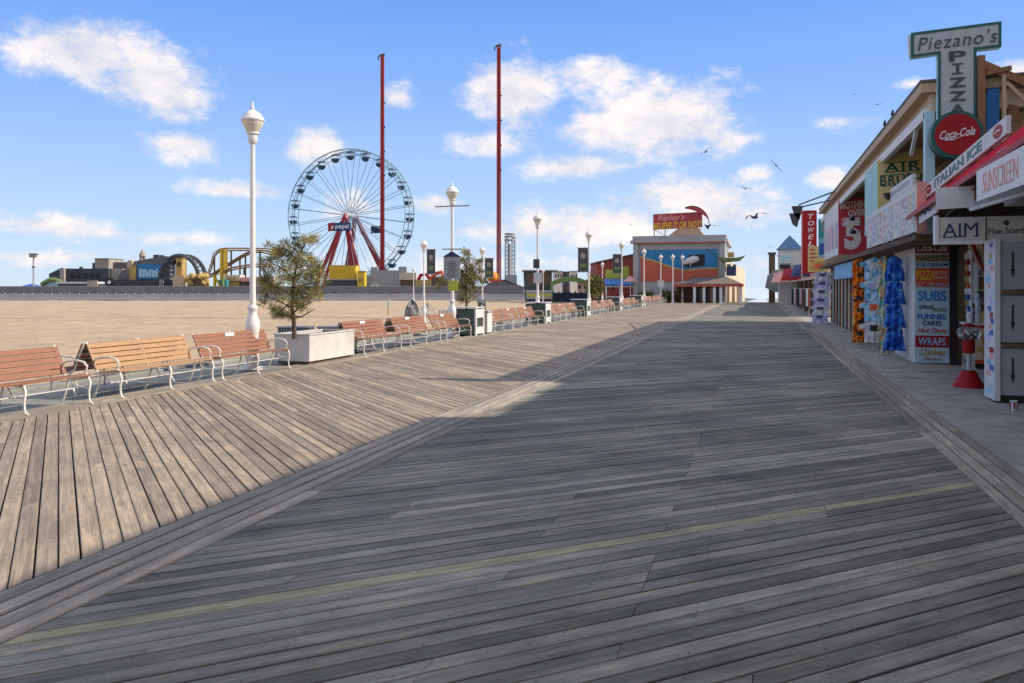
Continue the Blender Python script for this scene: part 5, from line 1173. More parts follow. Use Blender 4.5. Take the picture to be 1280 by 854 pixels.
def clothes():
    ang = math.radians(-25)
    g = 'clothes hung outside the surf shop'
    for k in range(7):
        p = P(1075.5, 323 + k*14.6, 24.6); o = shirt(.60, .42, M['print_orange'], 'hanging_shirt', .09, k, 1.15, M['shirt_black'], .36); o.location = p; o.rotation_euler = (0,0,math.radians(-20 + 12*(k % 3)))
        tag(o, 'small orange and black shirt, %s in the narrow orange column' % ['topmost', 'second from the top', 'third from the top', 'middle', 'third from the bottom', 'second from the bottom', 'lowest'][k], 'shirt', g)
    for k in range(4):
        p = P(1093, 322 + k*26, 22.2); o = shirt(.74, .60, M[('print_sky', 'print_sky', 'print_sky', 'shirt_white')[k]], 'hanging_shirt', .04, 20+k, 1.0, M[('shirt_white', 'lavender', 'orange_red', 'shirt_black')[k]]); o.location = p; o.rotation_euler = (0,0,math.radians(-8+6*(k % 2)))
        tag(o, ['light blue T-shirt with a pale print, topmost in the middle column', 'light blue T-shirt with a lavender print, second in the middle column', 'blue T-shirt with an orange print, third in the middle column', 'white T-shirt with a dark print, lowest in the middle column'][k], 'shirt', g)
    for k in range(4):
        p = P(1118, 320 + k*29, 19.7); o = shirt(.56, .60, M['print_blue'], 'hanging_dress', .10, 40+k, 1.35, None, .33); o.location = p; o.rotation_euler = (0,0,math.radians(-30+8*k))
        tag(o, 'ruffled deep blue beach dress, %s beside the white pier' % ['topmost', 'second from the top', 'second from the bottom', 'lowest'][k], 'dress', g)
    for k in range(4):
        p = P(1105, 320 + k*29.5, 20.6); o = shirt(.36, .66, M['print_mixed'], 'hanging_towel', .05, 60+k, 1.2); o.location = p
        tag(o, 'multicoloured printed cloth left of the deep blue dresses, %s' % ['topmost', 'second from the top', 'second from the bottom', 'lowest'][k], 'towel', g)
    for k in range(6):
        p = P(1029 - k*.8, 339 + k*10.5, 37.5); o = shirt(.95, .46, M['lavender' if k % 2 else 'shirt_white'], 'hanging_shirt', .05, 80+k, 1.2, M['navy']); o.location = p; o.rotation_euler = (0,0,math.radians(-20))
        tag(o, '%s shirt, %s in the far hanging column' % ('lavender' if k % 2 else 'whitish', ['topmost', 'second from top', 'third from top', 'third from bottom', 'second from bottom', 'lowest'][k]), 'shirt', g)
    t = thing('clothes_rail', 'thin rails from which the shop clothes hang', 'rail', (3.0, 26, 2.5))
    mb = MB()
    for px, t0, y0, y1 in ((1075.5, 24.75, 316, 420), (1093, 22.35, 316, 425), (1118, 19.9, 314, 436), (1028, 37.7, 333, 400)): mb.tube([P(px, y0, t0), P(px, y1, t0)], .012, 5)
    mb.build('rail', M['metal_dull'], t)
clothes()
# -- pizza sign
def pizza_sign():
    Y = 16.70; s = thing('pizza_sign', "T-shaped pizza sign with dark green edges reading Piezano's PIZZA", 'sign', (3.3, Y, 4.3))
    xa, xb, z0, z1 = 2.72, 4.20, 5.98, 6.43; sl = .03
    xc0, xc1, zb = 3.17, 3.80, 4.4
    T = [(xc0, zb), (xc1, zb), (xc1, z0+.02), (xb, z0+.04), (xb, z1+.05), (xa, z1-.03), (xa, z0-.03), (xc0, z0)]
    MB().prism(T, (0, Y+.03, 0), (1,0,0), (0,0,1), .17).build('box', M['pale_blue'], s)
    e = .045
    TI = [(xc0+e, zb), (xc1-e, zb), (xc1-e, z0+.02+e), (xb-e, z0+.04+e), (xb-e, z1+.05-e), (xa+e, z1-.03-e), (xa+e, z0-.03+e), (xc0+e, z0+e)]
    mb = MB(); n = len(T); O = [Vector((a, Y, b)) for a, b in T]; I = [Vector((a, Y, b)) for a, b in TI]; d = Vector((0,.03,0))
    for i in range(n):
        j = (i+1) % n; mb._add([O[i], O[j], I[j], I[i], O[i]+d, O[j]+d, I[j]+d, I[i]+d], [(0,1,2,3), (7,6,5,4), (0,4,5,1), (1,5,6,2), (2,6,7,3), (3,7,4,0)])
    mb.build('green_edge', M['dark_green'], s)
    f = MB().prism(TI, (0, Y+.012, 0), (1,0,0), (0,0,1), .01).build('face', M['sign_face'], s)
    lettering("Piezano's", M['dark_grey'], f, ((xa+xb)/2+.02, Y+.008, (z0+z1)/2+.005), (1,0,.05), (0,0,1), 1.30, .25, -.004, .2, .012, 1.1); lettering("PIZZA"[0], M['dark_grey'], f, (3.49, Y+.008, 5.91), (1,0,0), UZ, .28, .19, .025, 0, .012)
    for k, ch in enumerate('IZZA'): lettering(ch, M['dark_grey'], f, (3.49, Y+.008, (5.68, 5.43, 5.18, 4.94)[k]), (1,0,0), UZ, .05 if ch == 'I' else .28, .18, .03, 0, .012)
    mb = MB(); mb.box(3.40, 3.58, Y+.0, Y+.01, 5.755, 5.78); mb.box(3.40, 3.58, Y+.0, Y+.01, 5.58, 5.605); mb.build('lettering', M['dark_grey'], f)
    mb = MB()
    for k in range(4): mb.tube([(xa-.01, Y+.045+k*.036, z0), (xa-.03, Y+.045+k*.036, z1-.05)], .01, 5)
    mb.build('glass_tubes', M['white'], s)
    # round cola disc in front
    c = thing('cola_disc', 'round red Coca-Cola disc with a dark green rim on the pizza sign', 'sign', (3.33, 15.8, 4.0))
    def disc(r0, y, th): return MB().prism([(r0*math.cos(2*math.pi*k/48), r0*math.sin(2*math.pi*k/48)) for k in range(48)], (3.455, y, 4.46), (1,0,0), (0,0,1), -th)
    disc(.43, 16.57, .3).build('housing', M['dark_green'], c); f = disc(.37, 16.55, .018).build('face', M['red'], c)
    lettering('Coca-Cola', M['white'], f, (3.455, 16.548, 4.48), (1,0,.12), (0,0,1), .58, .155, .018, .38, .008)
    MB().prism([(-.20,-.09), (-.05,-.115), (.12,-.075), (.05,-.10), (-.06,-.135), (-.21,-.12)], (3.455, 16.54, 4.50), (1,0,.12), (0,0,1), .006).build('swoosh', M['white'], f)
    # timber frame with blue panel behind
    w = thing('timber_frame', 'brown timber posts and sloping beam behind the pizza sign', 'frame', (4.0, 16.4, 3.6)); Yf = 16.72
    a = onY(1226, 168, Yf); b = onY(1226, 70, Yf); MB().bar((a.x, Yf, 3.5), (a.x, Yf, b.z), .12).build('post', M['wood_beam'], w)
    a = onY(1218, 168, Yf); MB().bar((a.x, Yf+.2, 3.5), (a.x, Yf+.2, onY(1218, 82, Yf).z), .09).build('post', M['brown'], w)
    MB().bar(onY(1224, 79, Yf+.05), onY(1310, 116, Yf+.05), .12, .13).build('beam', M['wood_beam'], w); MB().bar(onY(1232, 92, Yf), onY(1264, 85, Yf), .08).build('crosspiece', M['wood_beam'], w)
    a = onY(1255, 160, Yf); MB().bar((a.x, Yf, 3.5), (a.x, Yf, onY(1255, 94, Yf).z), .06).build('post', M['wood_pale'], w); MB().bar(onY(1258, 103, Yf), onY(1290, 134, Yf), .06).build('brace', M['wood_pale'], w)
    p = [onY(1233, 165, Yf+.2), onY(1249, 165, Yf+.2), onY(1249, 89, Yf+.2), onY(1234, 90, Yf+.2)]
    tag(MB()._add(p + [v+Vector((0,.06,0)) for v in p], [(0,1,2,3), (7,6,5,4), (0,4,5,1), (1,5,6,2), (2,6,7,3), (3,7,4,0)]).build('blue_hoarding', M['bright_blue']), 'upright plain blue panel between brown timber posts', 'panel')
    p = [onY(1258, 150, Yf+.22), onY(1277, 152, Yf+.22), onY(1273, 133, Yf+.22), onY(1262, 130, Yf+.22)]
    tag(MB()._add(p + [v+Vector((0,.06,0)) for v in p], [(0,1,2,3), (7,6,5,4), (0,4,5,1), (1,5,6,2), (2,6,7,3), (3,7,4,0)]).build('wooden_board', M['wood_beam']), 'small brown wooden board under the timber brace', 'board')
pizza_sign()
# -- awning and signs of the near snack stand
def snack_front():
    o = thing('red_awning', 'red fabric awning with a grey ITALIAN ICE band along its top', 'awning', (3.0, 13.5, 3.0))
    y0, y1 = 17.15, 7.0
    zt = lambda y: 3.57 + (17.15-y)*.05
    MB()._add([(3.05, y0, zt(y0)-.24), (3.05, y1, zt(y1)-.24), (2.72, y1, zt(y1)-.66), (2.72, y0, zt(y0)-.52), (3.05, y0, zt(y0)-.27), (3.05, y1, zt(y1)-.27), (2.72, y1, zt(y1)-.69), (2.72, y0, zt(y0)-.55)], [(0,1,2,3), (7,6,5,4), (0,4,5,1), (1,5,6,2), (2,6,7,3), (3,7,4,0)]).build('fabric', M['red_fabric'], o)
    MB()._add([(2.715, y0, zt(y0)-.52), (2.715, y1, zt(y1)-.66), (2.705, y1, zt(y1)-.74), (2.705, y0, zt(y0)-.60)] + [(2.725, y0, zt(y0)-.52), (2.725, y1, zt(y1)-.66), (2.718, y1, zt(y1)-.74), (2.718, y0, zt(y0)-.60)], [(0,1,2,3), (7,6,5,4), (0,4,5,1), (1,5,6,2), (2,6,7,3), (3,7,4,0)]).build('valance', M['red'], o)
    mb = MB()
    for y in (9, 11, 13, 15, 17): mb.tube([(3.1, y, zt(y)-.3), (2.72, y, zt(y)-.6)], .015, 5)
    mb.build('ribs', M['metal_dull'], o)
    bd = xpanel(3.0, [(17.2, 3.34), (11.7, 3.63), (11.7, 3.86), (17.2, 3.58)], .05).build('name_band', M['sign_grey'], o)
    d = Vector((0, -5.5, .285)).normalized(); up = Vector((0, .05, 1)).normalized()
    lettering('ITALIAN ICE', M['dark_green'], bd, (3.0, 14.5, 3.603), d, UZ, 3.2, .145, .02, 0, .008)
    for y in (16.6, 12.1):
        z = 3.46 + (17.2-y)*.052
        MB().prism([(.10*2.2*math.cos(k*.524), .088*math.sin(k*.524)) for k in range(12)], (2.995, y, z), DY, UZ, .012).build('round_emblem', M['red'], bd); MB().prism([(-.14,-.01), (0,.015), (.14,0), (.14,.02), (0,.035), (-.14,.01)], (2.99, y, z-.012), DY, UZ, .006).build('emblem_swoosh', M['white'], bd)
    s = thing('sunscreen_sign', 'white sign with faded red letters SUNSCREEN and UMBRELLA under the awning', 'sign', (2.62, 12, 2.8))
    p = [onX(1226, 219, 2.75), onX(1226, 257, 2.75), onX(1300, 228, 2.75), onX(1300, 181, 2.75)]
    ya, yb = p[0].y, 8.6; za, zb_ = 2.80, 3.19
    bd = xpanel(2.70, [(ya, za), (yb, za-.02), (yb, zb_+.02), (ya, zb_)], .03).build('board', M['white'], s)
    lettering('SUNSCREEN', M['pink'], bd, (2.70, ya-1.05, (za+zb_)/2), DY, UZ, 1.45, .25, -.012, 0, .006); lettering('UMBRELLAS', M['pink'], bd, (2.70, ya-2.75, (za+zb_)/2+.02), DY, UZ, 1.5, .26, -.012, 0, .006)
    p = [onY(1170.5, 262, 12.9), onY(1217, 259, 12.9), onY(1218, 232, 12.9), onY(1170, 235, 12.9)]
    tag(MB()._add(p + [v+Vector((0,.03,0)) for v in p], [(0,1,2,3), (7,6,5,4), (0,4,5,1), (1,5,6,2), (2,6,7,3), (3,7,4,0)]).build('blank_flap', M['sign_grey']), 'blank grey square board hanging from the red awning', 'board')
    s = tag(xpanel(2.80, [(14.9, 2.92), (16.4, 2.84), (16.4, 3.10), (14.9, 3.16)], .03).build('sloping_white_sign', M['white']), 'white sign with blue script below the blank grey board', 'sign')
    mb = MB(); mb.tube([(2.79, 16.2, 2.98), (2.79, 16.0, 3.03), (2.79, 15.8, 2.97), (2.79, 15.6, 3.04), (2.79, 15.4, 2.99), (2.79, 15.2, 3.03)], .012, 5); mb.build('script', M['blue'], s)
    s = thing('aim_sign', 'framed hanging sign reading AIM in dark serif letters', 'sign', (3.2, 13.9, 2.4)); Y = 13.9
    xa, xb, za, zb = 2.64, 4.05, 2.40, 2.72
    box(xa, xb, Y, Y+.08, za, zb+.04).build('panel', M['stucco'], s)
    mb = MB(); mb.box(xa-.05, xa, Y-.03, Y+.11, za-.05, zb+.07); mb.box(xa+.001, xb, Y-.03, Y+.11, za-.05, za-.001); mb.build('frame', M['white'], s)
    pn = s
    lettering('AIM', M['navy'], pn, (2.94, Y-.002, 2.57), (1,0,.03), UZ, .48, .20, -.004, 0, .006)
    mb = MB()
    for x in (2.735, 2.80, 2.87, 2.935, 2.985, 3.155): mb.box(x-.03, x+.03, Y-.007, Y-.003, 2.455+(x-2.94)*.03, 2.472+(x-2.94)*.03)
    mb.build('serifs', M['navy'], pn)
    lettering('Fine Scents', M['dark_grey'], pn, (3.58, Y-.002, 2.545), (1,0,.03), UZ, .52, .095, .006, 0, .006)
    MB().prism([(0,-.05), (.05,0), (0,.05), (-.05,0)], (3.56, Y-.003, 2.66), (1,0,0), UZ, .005).build('emblem', M['dark_grey'], pn)
    MB().box(3.28, 3.30, Y-.01, Y-.001, za, zb+.03).build('divider', M['brown'], pn)
    # lights and ducts under the awning
    l = thing('strip_light', 'grubby metal strip light hanging above the framed sign', 'light fixture', (3.2, 13.2, 2.85))
    MB().bar((3.05, 13.6, 2.90), (3.25, 10.6, 2.92), .16, .09).build('tray', M['metal_dull'], l); MB().bar((3.0, 13.5, 2.84), (3.2, 10.7, 2.86), .05, .05).build('tube', M['white'], l)
    l = thing('metal_duct', 'dull metal duct under the awning, right of the strip light', 'duct', (3.5, 12.5, 2.9)); MB().box(3.4, 3.75, 10.5, 13.4, 2.86, 3.08).build('casing', M['steel'], l); MB().box(3.38, 3.77, 12.2, 12.26, 2.84, 3.1).build('seam', M['metal_dull'], l)
    b = thing('small_posters', 'orange and brown food poster at the right end of the framed sign', 'poster', (4.1, 13.7, 2.4)); MB().box(3.84, 4.3, 13.8, 13.83, 2.42, 2.86).build('paper', M['orange_red'], b); MB().box(3.86, 4.28, 13.795, 13.8, 2.5, 2.62).build('picture', M['cream'], b)
    s = thing('snack_stand', 'open snack stand under the red awning with dark interior', 'building', (4.5, 15, -.06))
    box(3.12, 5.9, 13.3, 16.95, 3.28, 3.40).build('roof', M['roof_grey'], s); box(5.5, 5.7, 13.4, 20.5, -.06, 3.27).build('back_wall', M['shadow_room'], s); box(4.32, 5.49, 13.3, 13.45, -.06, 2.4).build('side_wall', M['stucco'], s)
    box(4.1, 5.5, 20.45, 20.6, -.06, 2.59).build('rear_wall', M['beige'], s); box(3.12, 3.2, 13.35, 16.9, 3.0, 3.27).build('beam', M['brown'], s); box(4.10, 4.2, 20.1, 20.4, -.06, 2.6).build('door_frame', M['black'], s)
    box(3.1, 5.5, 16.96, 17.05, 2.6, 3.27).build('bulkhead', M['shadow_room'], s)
    # menu board
    s = thing('menu_board', 'tall pale blue menu board listing pizza, subs and hot dogs', 'sign', (3.7, 20.2, 0)); Y = 20.2
    xa, xb = 3.36, 4.06
    box(xa, xb, Y, Y+.06, .02, 2.70).build('board', M['pale_blue'], s, bevel=.004)
    box(xb+.003, xb+.07, Y-.02, Y+.08, 0.02, 2.70).build('edge', M['black'], s)
    zz = lambda py: onY(1164, py, Y).z
    w = xb-xa; xc = (xa+xb)/2
    rows = [(310, 9, 'Coca-Cola', 'red', 'white', .4, .85), (323, 6, 'NACHOS', 'gold', 'dark_green', 0, .9), (331, 4, 'ICE CREAM', 'pale_blue', 'navy', 0, .9), (344, 12, 'PIZZA', 'orange_red', 'yellow', .1, .55), (356, 7, 'HAMBURGERS', None, 'orange_red', 0, .95), (370, 13, 'SUBS', None, 'bright_blue', 0, .82),
            (384, 5, 'GYROS', None, 'black', 0, .42), (387, 5, 'SALADS', None, 'olive_green', .1, .40), (396, 7, 'FUNNEL', None, 'blue', 0, .85), (404, 6, 'CAKES', None, 'navy', 0, .55), (414, 8, 'Hot Dogs', None, 'brick_red', .3, .85), (427, 10, 'WRAPS', 'red', 'sky_blue', 0, .80), (440, 8, 'Chicken', None, 'gold', .3, .75), (449, 6, 'Fingers', None, 'gold', .3, .5)]
    for i, (py, hp, tx, bg, fg, sh, fw) in enumerate(rows):
        z = zz(py); h = hp*18.05/F
        dx = -.17*w if tx == 'GYROS' else (.2*w if tx == 'SALADS' else 0)
        if tx == 'PIZZA': dx = -.19*w
        if bg: box(xa+.012, xb-.012, Y-.008, Y-.001, z-h*.75, z+h*.75).build('band', M[bg], s)
        lettering(tx, M[fg], s, (xc+dx, Y-.012, z), (1,0,-.01), UZ, w*fw, h, .02, sh, .004)
        if tx == 'PIZZA': lettering('BY THE', M['white'], s, (xc+.26*w, Y-.012, z+.05), (1,0,0), UZ, w*.34, .06, .01, 0, .004); lettering('SLICE', M['white'], s, (xc+.26*w, Y-.012, z-.05), (1,0,0), UZ, w*.34, .06, .01, 0, .004)
    # counter and what is on it
    o = thing('snack_counter', 'snack counter with orange food pictures on its front', 'counter', (4.7, 20, 0))
    box(4.28, 5.4, 19.3, 20.0, .10, .90).build('cabinet', M['orange_red'], o); box(4.22, 5.45, 19.2, 20.05, .902, .95).build('top', M['white'], o, bevel=.008); box(4.3, 5.4, 19.35, 20, 0, .098).build('plinth', M['black'], o)
    mb = box(4.36, 5.3, 19.28, 19.295, .18, .84); mb.build('picture', M['cream'], o); mb = MB(); rr = random.Random(8)
    for k in range(14): mb.prism([(.09*math.cos(a*.785)*rr.uniform(.6, 1.1), .08*math.sin(a*.785)*rr.uniform(.6, 1.1)) for a in range(8)], (rr.uniform(4.45, 5.2), 19.275, rr.uniform(.28, .75)), (1,0,0), UZ, .004)
    mb.build('picture_food', M['gold'], o)
    g = 'cups and bottles on the snack counter'
    for i, (x, h, mm, lb) in enumerate(((4.30, .36, 'white', 'white stack of paper cups at the left end of the counter'), (4.45, .62, 'shirt_white', 'tall pale dispenser in the middle of the counter'), (4.38, .48, 'olive_green', 'greenish bottle behind the tall pale dispenser'), (4.56, .30, 'gold', 'short golden jar right of the tall pale dispenser'))):
        o = thing(('cup_stack', 'drink_dispenser', 'bottle', 'jar')[i], lb, ('cups', 'dispenser', 'bottle', 'jar')[i], (x, 19.6, .95), g); yy = (19.45, 19.4, 19.7, 19.35)[i]
        MB().lathe([(.06,0), (.075,h*.5), (.065,h*.52), (.08,h*.8), (.03,h*.86), (.03,h)], (x, yy, .952), 12).build('body', M[mm], o, smooth=True); MB().lathe([(.035,h), (.035,h+.04)], (x, yy, .952), 10).build('cap', M[('red', 'dark_green', 'dark_green', 'red')[i]], o)
    o = thing('wall_shelf', 'white wall shelf unit of boxes behind the counter', 'shelf', (4.7, 19.9, .95))
    box(4.50, 4.54, 19.75, 20.1, .952, 2.25).build('side', M['white'], o); box(4.541, 5.2, 20.06, 20.1, .952, 2.25).build('back', M['sign_grey'], o)
    for z in (1.32, 1.62, 1.92, 2.2): box(4.541, 5.2, 19.75, 20.055, z, z+.025).build('board', M['white'], o)
    rr = random.Random(14); n = 0
    for z, tier in ((1.346, 'lowest'), (1.646, 'middle'), (1.946, 'top')):
        for k, col in enumerate((('lavender', 'gold', 'sign_grey'), ('gold', 'orange_red', 'pale_blue'), ('sign_grey', 'red', 'lavender'))[('lowest', 'middle', 'top').index(tier)]):
            x = 4.57+k*.19; tag(box(x, x+.15, 19.80, 20.0, z, z+rr.uniform(.14, .24)).build('food_box', M[col]), '%s food box, %s on the %s board of the wall shelf' % (col.replace('_', ' ').replace('sign grey', 'grey').replace('orange red', 'orange'), ('first', 'second', 'third')[k], tier), 'box', 'boxes on the wall shelf')
    o = thing('striped_blind', 'slanted white blind with red stripes over the snack counter', 'blind', (4.4, 18.6, 2.3))
    a, b, c, d = (4.12, 19.0, 2.66), (5.2, 18.2, 2.66), (5.2, 18.8, 2.05), (4.45, 19.3, 2.05); ml = MB(); ml._add([a, b, c, d] + [tuple(Vector(v)+Vector((0,.03,0))) for v in (a, b, c, d)], [(0,1,2,3), (7,6,5,4), (0,4,5,1), (1,5,6,2), (2,6,7,3), (3,7,4,0)]); ml.build('cloth', M['cream'], o)
    mb = MB()
    for u in (.05, .22, .40, .58, .78): A_, B_, C_, D_ = map(Vector, (a, b, c, d)); k = Vector((0,-.012,0)); mb.quad(A_.lerp(B_, u)+k, A_.lerp(B_, u+.06)+k, D_.lerp(C_, u+.06)+k, D_.lerp(C_, u)+k)
    mb.build('stripes', M['red'], o)
    o = thing('hanging_snack_rack', 'narrow rack of colourful snack bags at the door side of the snack stand', 'rack', (4.18, 18.8, 0)); rr = random.Random(23)
    MB().box(4.16, 4.19, 18.75, 19.05, 1.15, 2.45).build('board', M['white'], o)
    for k in range(10): z = 1.2+.12*k; MB().box(4.10+rr.uniform(0, .02), 4.155, 18.78+.13*(k % 2), 18.89+.13*(k % 2), z, z+.11).build('snack_bag', M[('gold', 'orange_red', 'blue', 'red', 'white')[rr.randrange(5)]], o)
    # spotlights on arms in front of the box signs, cables along the front
    g = 'sign spotlights'
    for (p0, p1, p2, lb) in (((1080, 262, 26.3), (1068, 275, 27.2), (1064, 272, 27.2), 'small dark spotlight on an arm before the red price sign, upper one'), ((1082, 293, 26.3), (1070, 291, 27.2), (1064, 289, 27.2), 'small dark spotlight on an arm before the red price sign, lower one'), ((1130, 236, 18.3), (1113, 243, 18.6), (1108, 246, 18.6), 'dark spotlight on a bent arm below the AIR BRUSH lettering')):
        o = thing('sign_spotlight', lb, 'spotlight', P(*p0), g); MB().tube([P(*p0), P((p0[0]+p1[0])/2, p1[1]-3, p0[2]), P(*p1)], .014, 6).build('arm', M['metal_dull'], o, smooth=True)
        c = P(*p1); e = P(*p2); MB().tube([c, c.lerp(e, .4), e], [.04, .07, .10], 10).build('lamp_head', M['black'], o, smooth=True)
    o = MB()
    for k, (y0, y1, x, z0, z1) in enumerate(((17.1, 12.5, 2.88, 2.70, 3.12), (24.5, 17.1, 2.80, 2.70, 2.72), (43, 33, 2.93, 5.25, 5.2))):
        o.tube([(x, y0+(y1-y0)*q/8, z0+(z1-z0)*q/8-.10*math.sin(math.pi*q/8)) for q in range(9)], .010, 5)
    tag(o.build('power_cable', M['black']), 'thin black power cables sagging along the shop fronts', 'cable')
    # gumball machine
    gx, gy = 3.46, 15.75; o = thing('gumball_machine', 'red gumball machine with a glass column beside the snack counter', 'gumball machine', (gx, gy, -.01))
    MB().lathe([(.25,0), (.25,.03), (.19,.12), (.14,.24), (.10,.29)], (gx, gy, -.01), 16).build('base', M['red'], o, smooth=True); MB().lathe([(.115,.29), (.10,.35), (.095,.58)], (gx, gy, -.01), 18).build('glass_column', M['glass'], o, smooth=True)
    MB().lathe([(.03,.29), (.03,.6)], (gx, gy, -.01), 10).build('spindle', M['light_grey'], o); MB().lathe([(.09,.58), (.10,.60), (.10,.80), (.085,.81)], (gx, gy, -.01), 18).build('collar', M['red'], o, smooth=True)
    MB().lathe([(.09,.81), (.16,.85), (.19,.92), (.17,1.0), (.10,1.03)], (gx, gy, -.01), 18).build('globe', M['glass'], o, smooth=True); mb = MB(); rr = random.Random(1)
    mats = [M['gold'], M['orange_red'], M['dark_green'], M['black'], M['white']]
    for k in range(60): a = rr.uniform(0, 6.28); q = .13*rr.random()**.5; mb.mi = rr.randrange(5); mb.blob((gx+q*math.cos(a), gy+q*math.sin(a), rr.uniform(.84, .96)), .026, .026, .026, 7)
    mb.build('gumballs', mats, o, smooth=True); MB().lathe([(.10,1.03), (.11,1.05), (.04,1.09)], (gx, gy, -.01), 14).build('lid', M['red'], o, smooth=True)
    # grey cabinet with arrows and stickers
    o = thing('arrow_cabinet', 'tall grey three-tier cabinet with black down arrows and a sticker-covered side', 'cabinet', (3.8, 14, 0))
    for k in range(3): z = .10+k*.78; b_ = box(3.44, 4.30, 13.74, 14.28, z, z+.70).build('tier', M['grey'], o, bevel=.01); bb = MB(); xx = 3.60; bb.box(xx-.012, xx+.012, 13.728, 13.735, z+.30, z+.56); bb.prism([(-.03,.02), (.03,.02), (0,-.11)], (xx, 13.730, z+.29), (1,0,0), UZ, .006); bb.build('arrow', M['black'], b_)
    for k in range(3): z = .10+k*.78; MB().tube([(4.05, 13.72, z+.38), (4.05, 13.69, z+.40), (4.05, 13.69, z+.50), (4.05, 13.72, z+.52)], .008, 6).build('handle', M['metal_dull'], o, smooth=True); box(4.0, 4.12, 13.733, 13.739, z+.60, z+.66).build('coin_plate', M['light_grey'], o)
    for z in (.80, 1.58): box(3.43, 4.31, 13.70, 14.26, z+.01, z+.07).build('ledge', M['brown'], o)
    box(3.45, 4.3, 13.76, 14.27, 0.0, .098).build('plinth', M['black'], o)
    box(3.36, 3.43, 13.70, 14.30, .02, 2.42).build('side_panel', M['sign_grey'], o); rr = random.Random(6); mbs = {}
    for k in range(26):
        z = .1+k*.088; y = rr.uniform(13.74, 14.0); c = rr.choice(['white', 'sky_blue', 'gold', 'red', 'olive_green', 'lavender', 'pink', 'pale_blue', 'blue']); mb = mbs.setdefault(c, MB()); xpanel(3.358-.0005*(k % 3), [(y, z), (y+rr.uniform(.12, .28), z), (y+rr.uniform(.12, .28), z+.08), (y, z+.08)], .002, mb)
    for c, mb in mbs.items(): mb.build('stickers', M[c], o)
    o = thing('paper_cup', 'small red and white paper cup standing on the concrete by the cabinet', 'cup', (3.41, 12.96, -.01)); MB().lathe([(.034,0), (.048,.13), (.051,.133), (.045,.13)], (3.41, 12.96, -.011), 16).build('cup', M['white'], o, smooth=True)
    mb = MB()
    for a in (200, 265, 320):
        q = math.radians(a); mb.bar((3.41+.0385*math.cos(q), 12.96+.0385*math.sin(q), .01), (3.41+.0475*math.cos(q), 12.96+.0475*math.sin(q), .105), .022, .004)
    mb.build('stripes', M['red'], o)
snack_front()

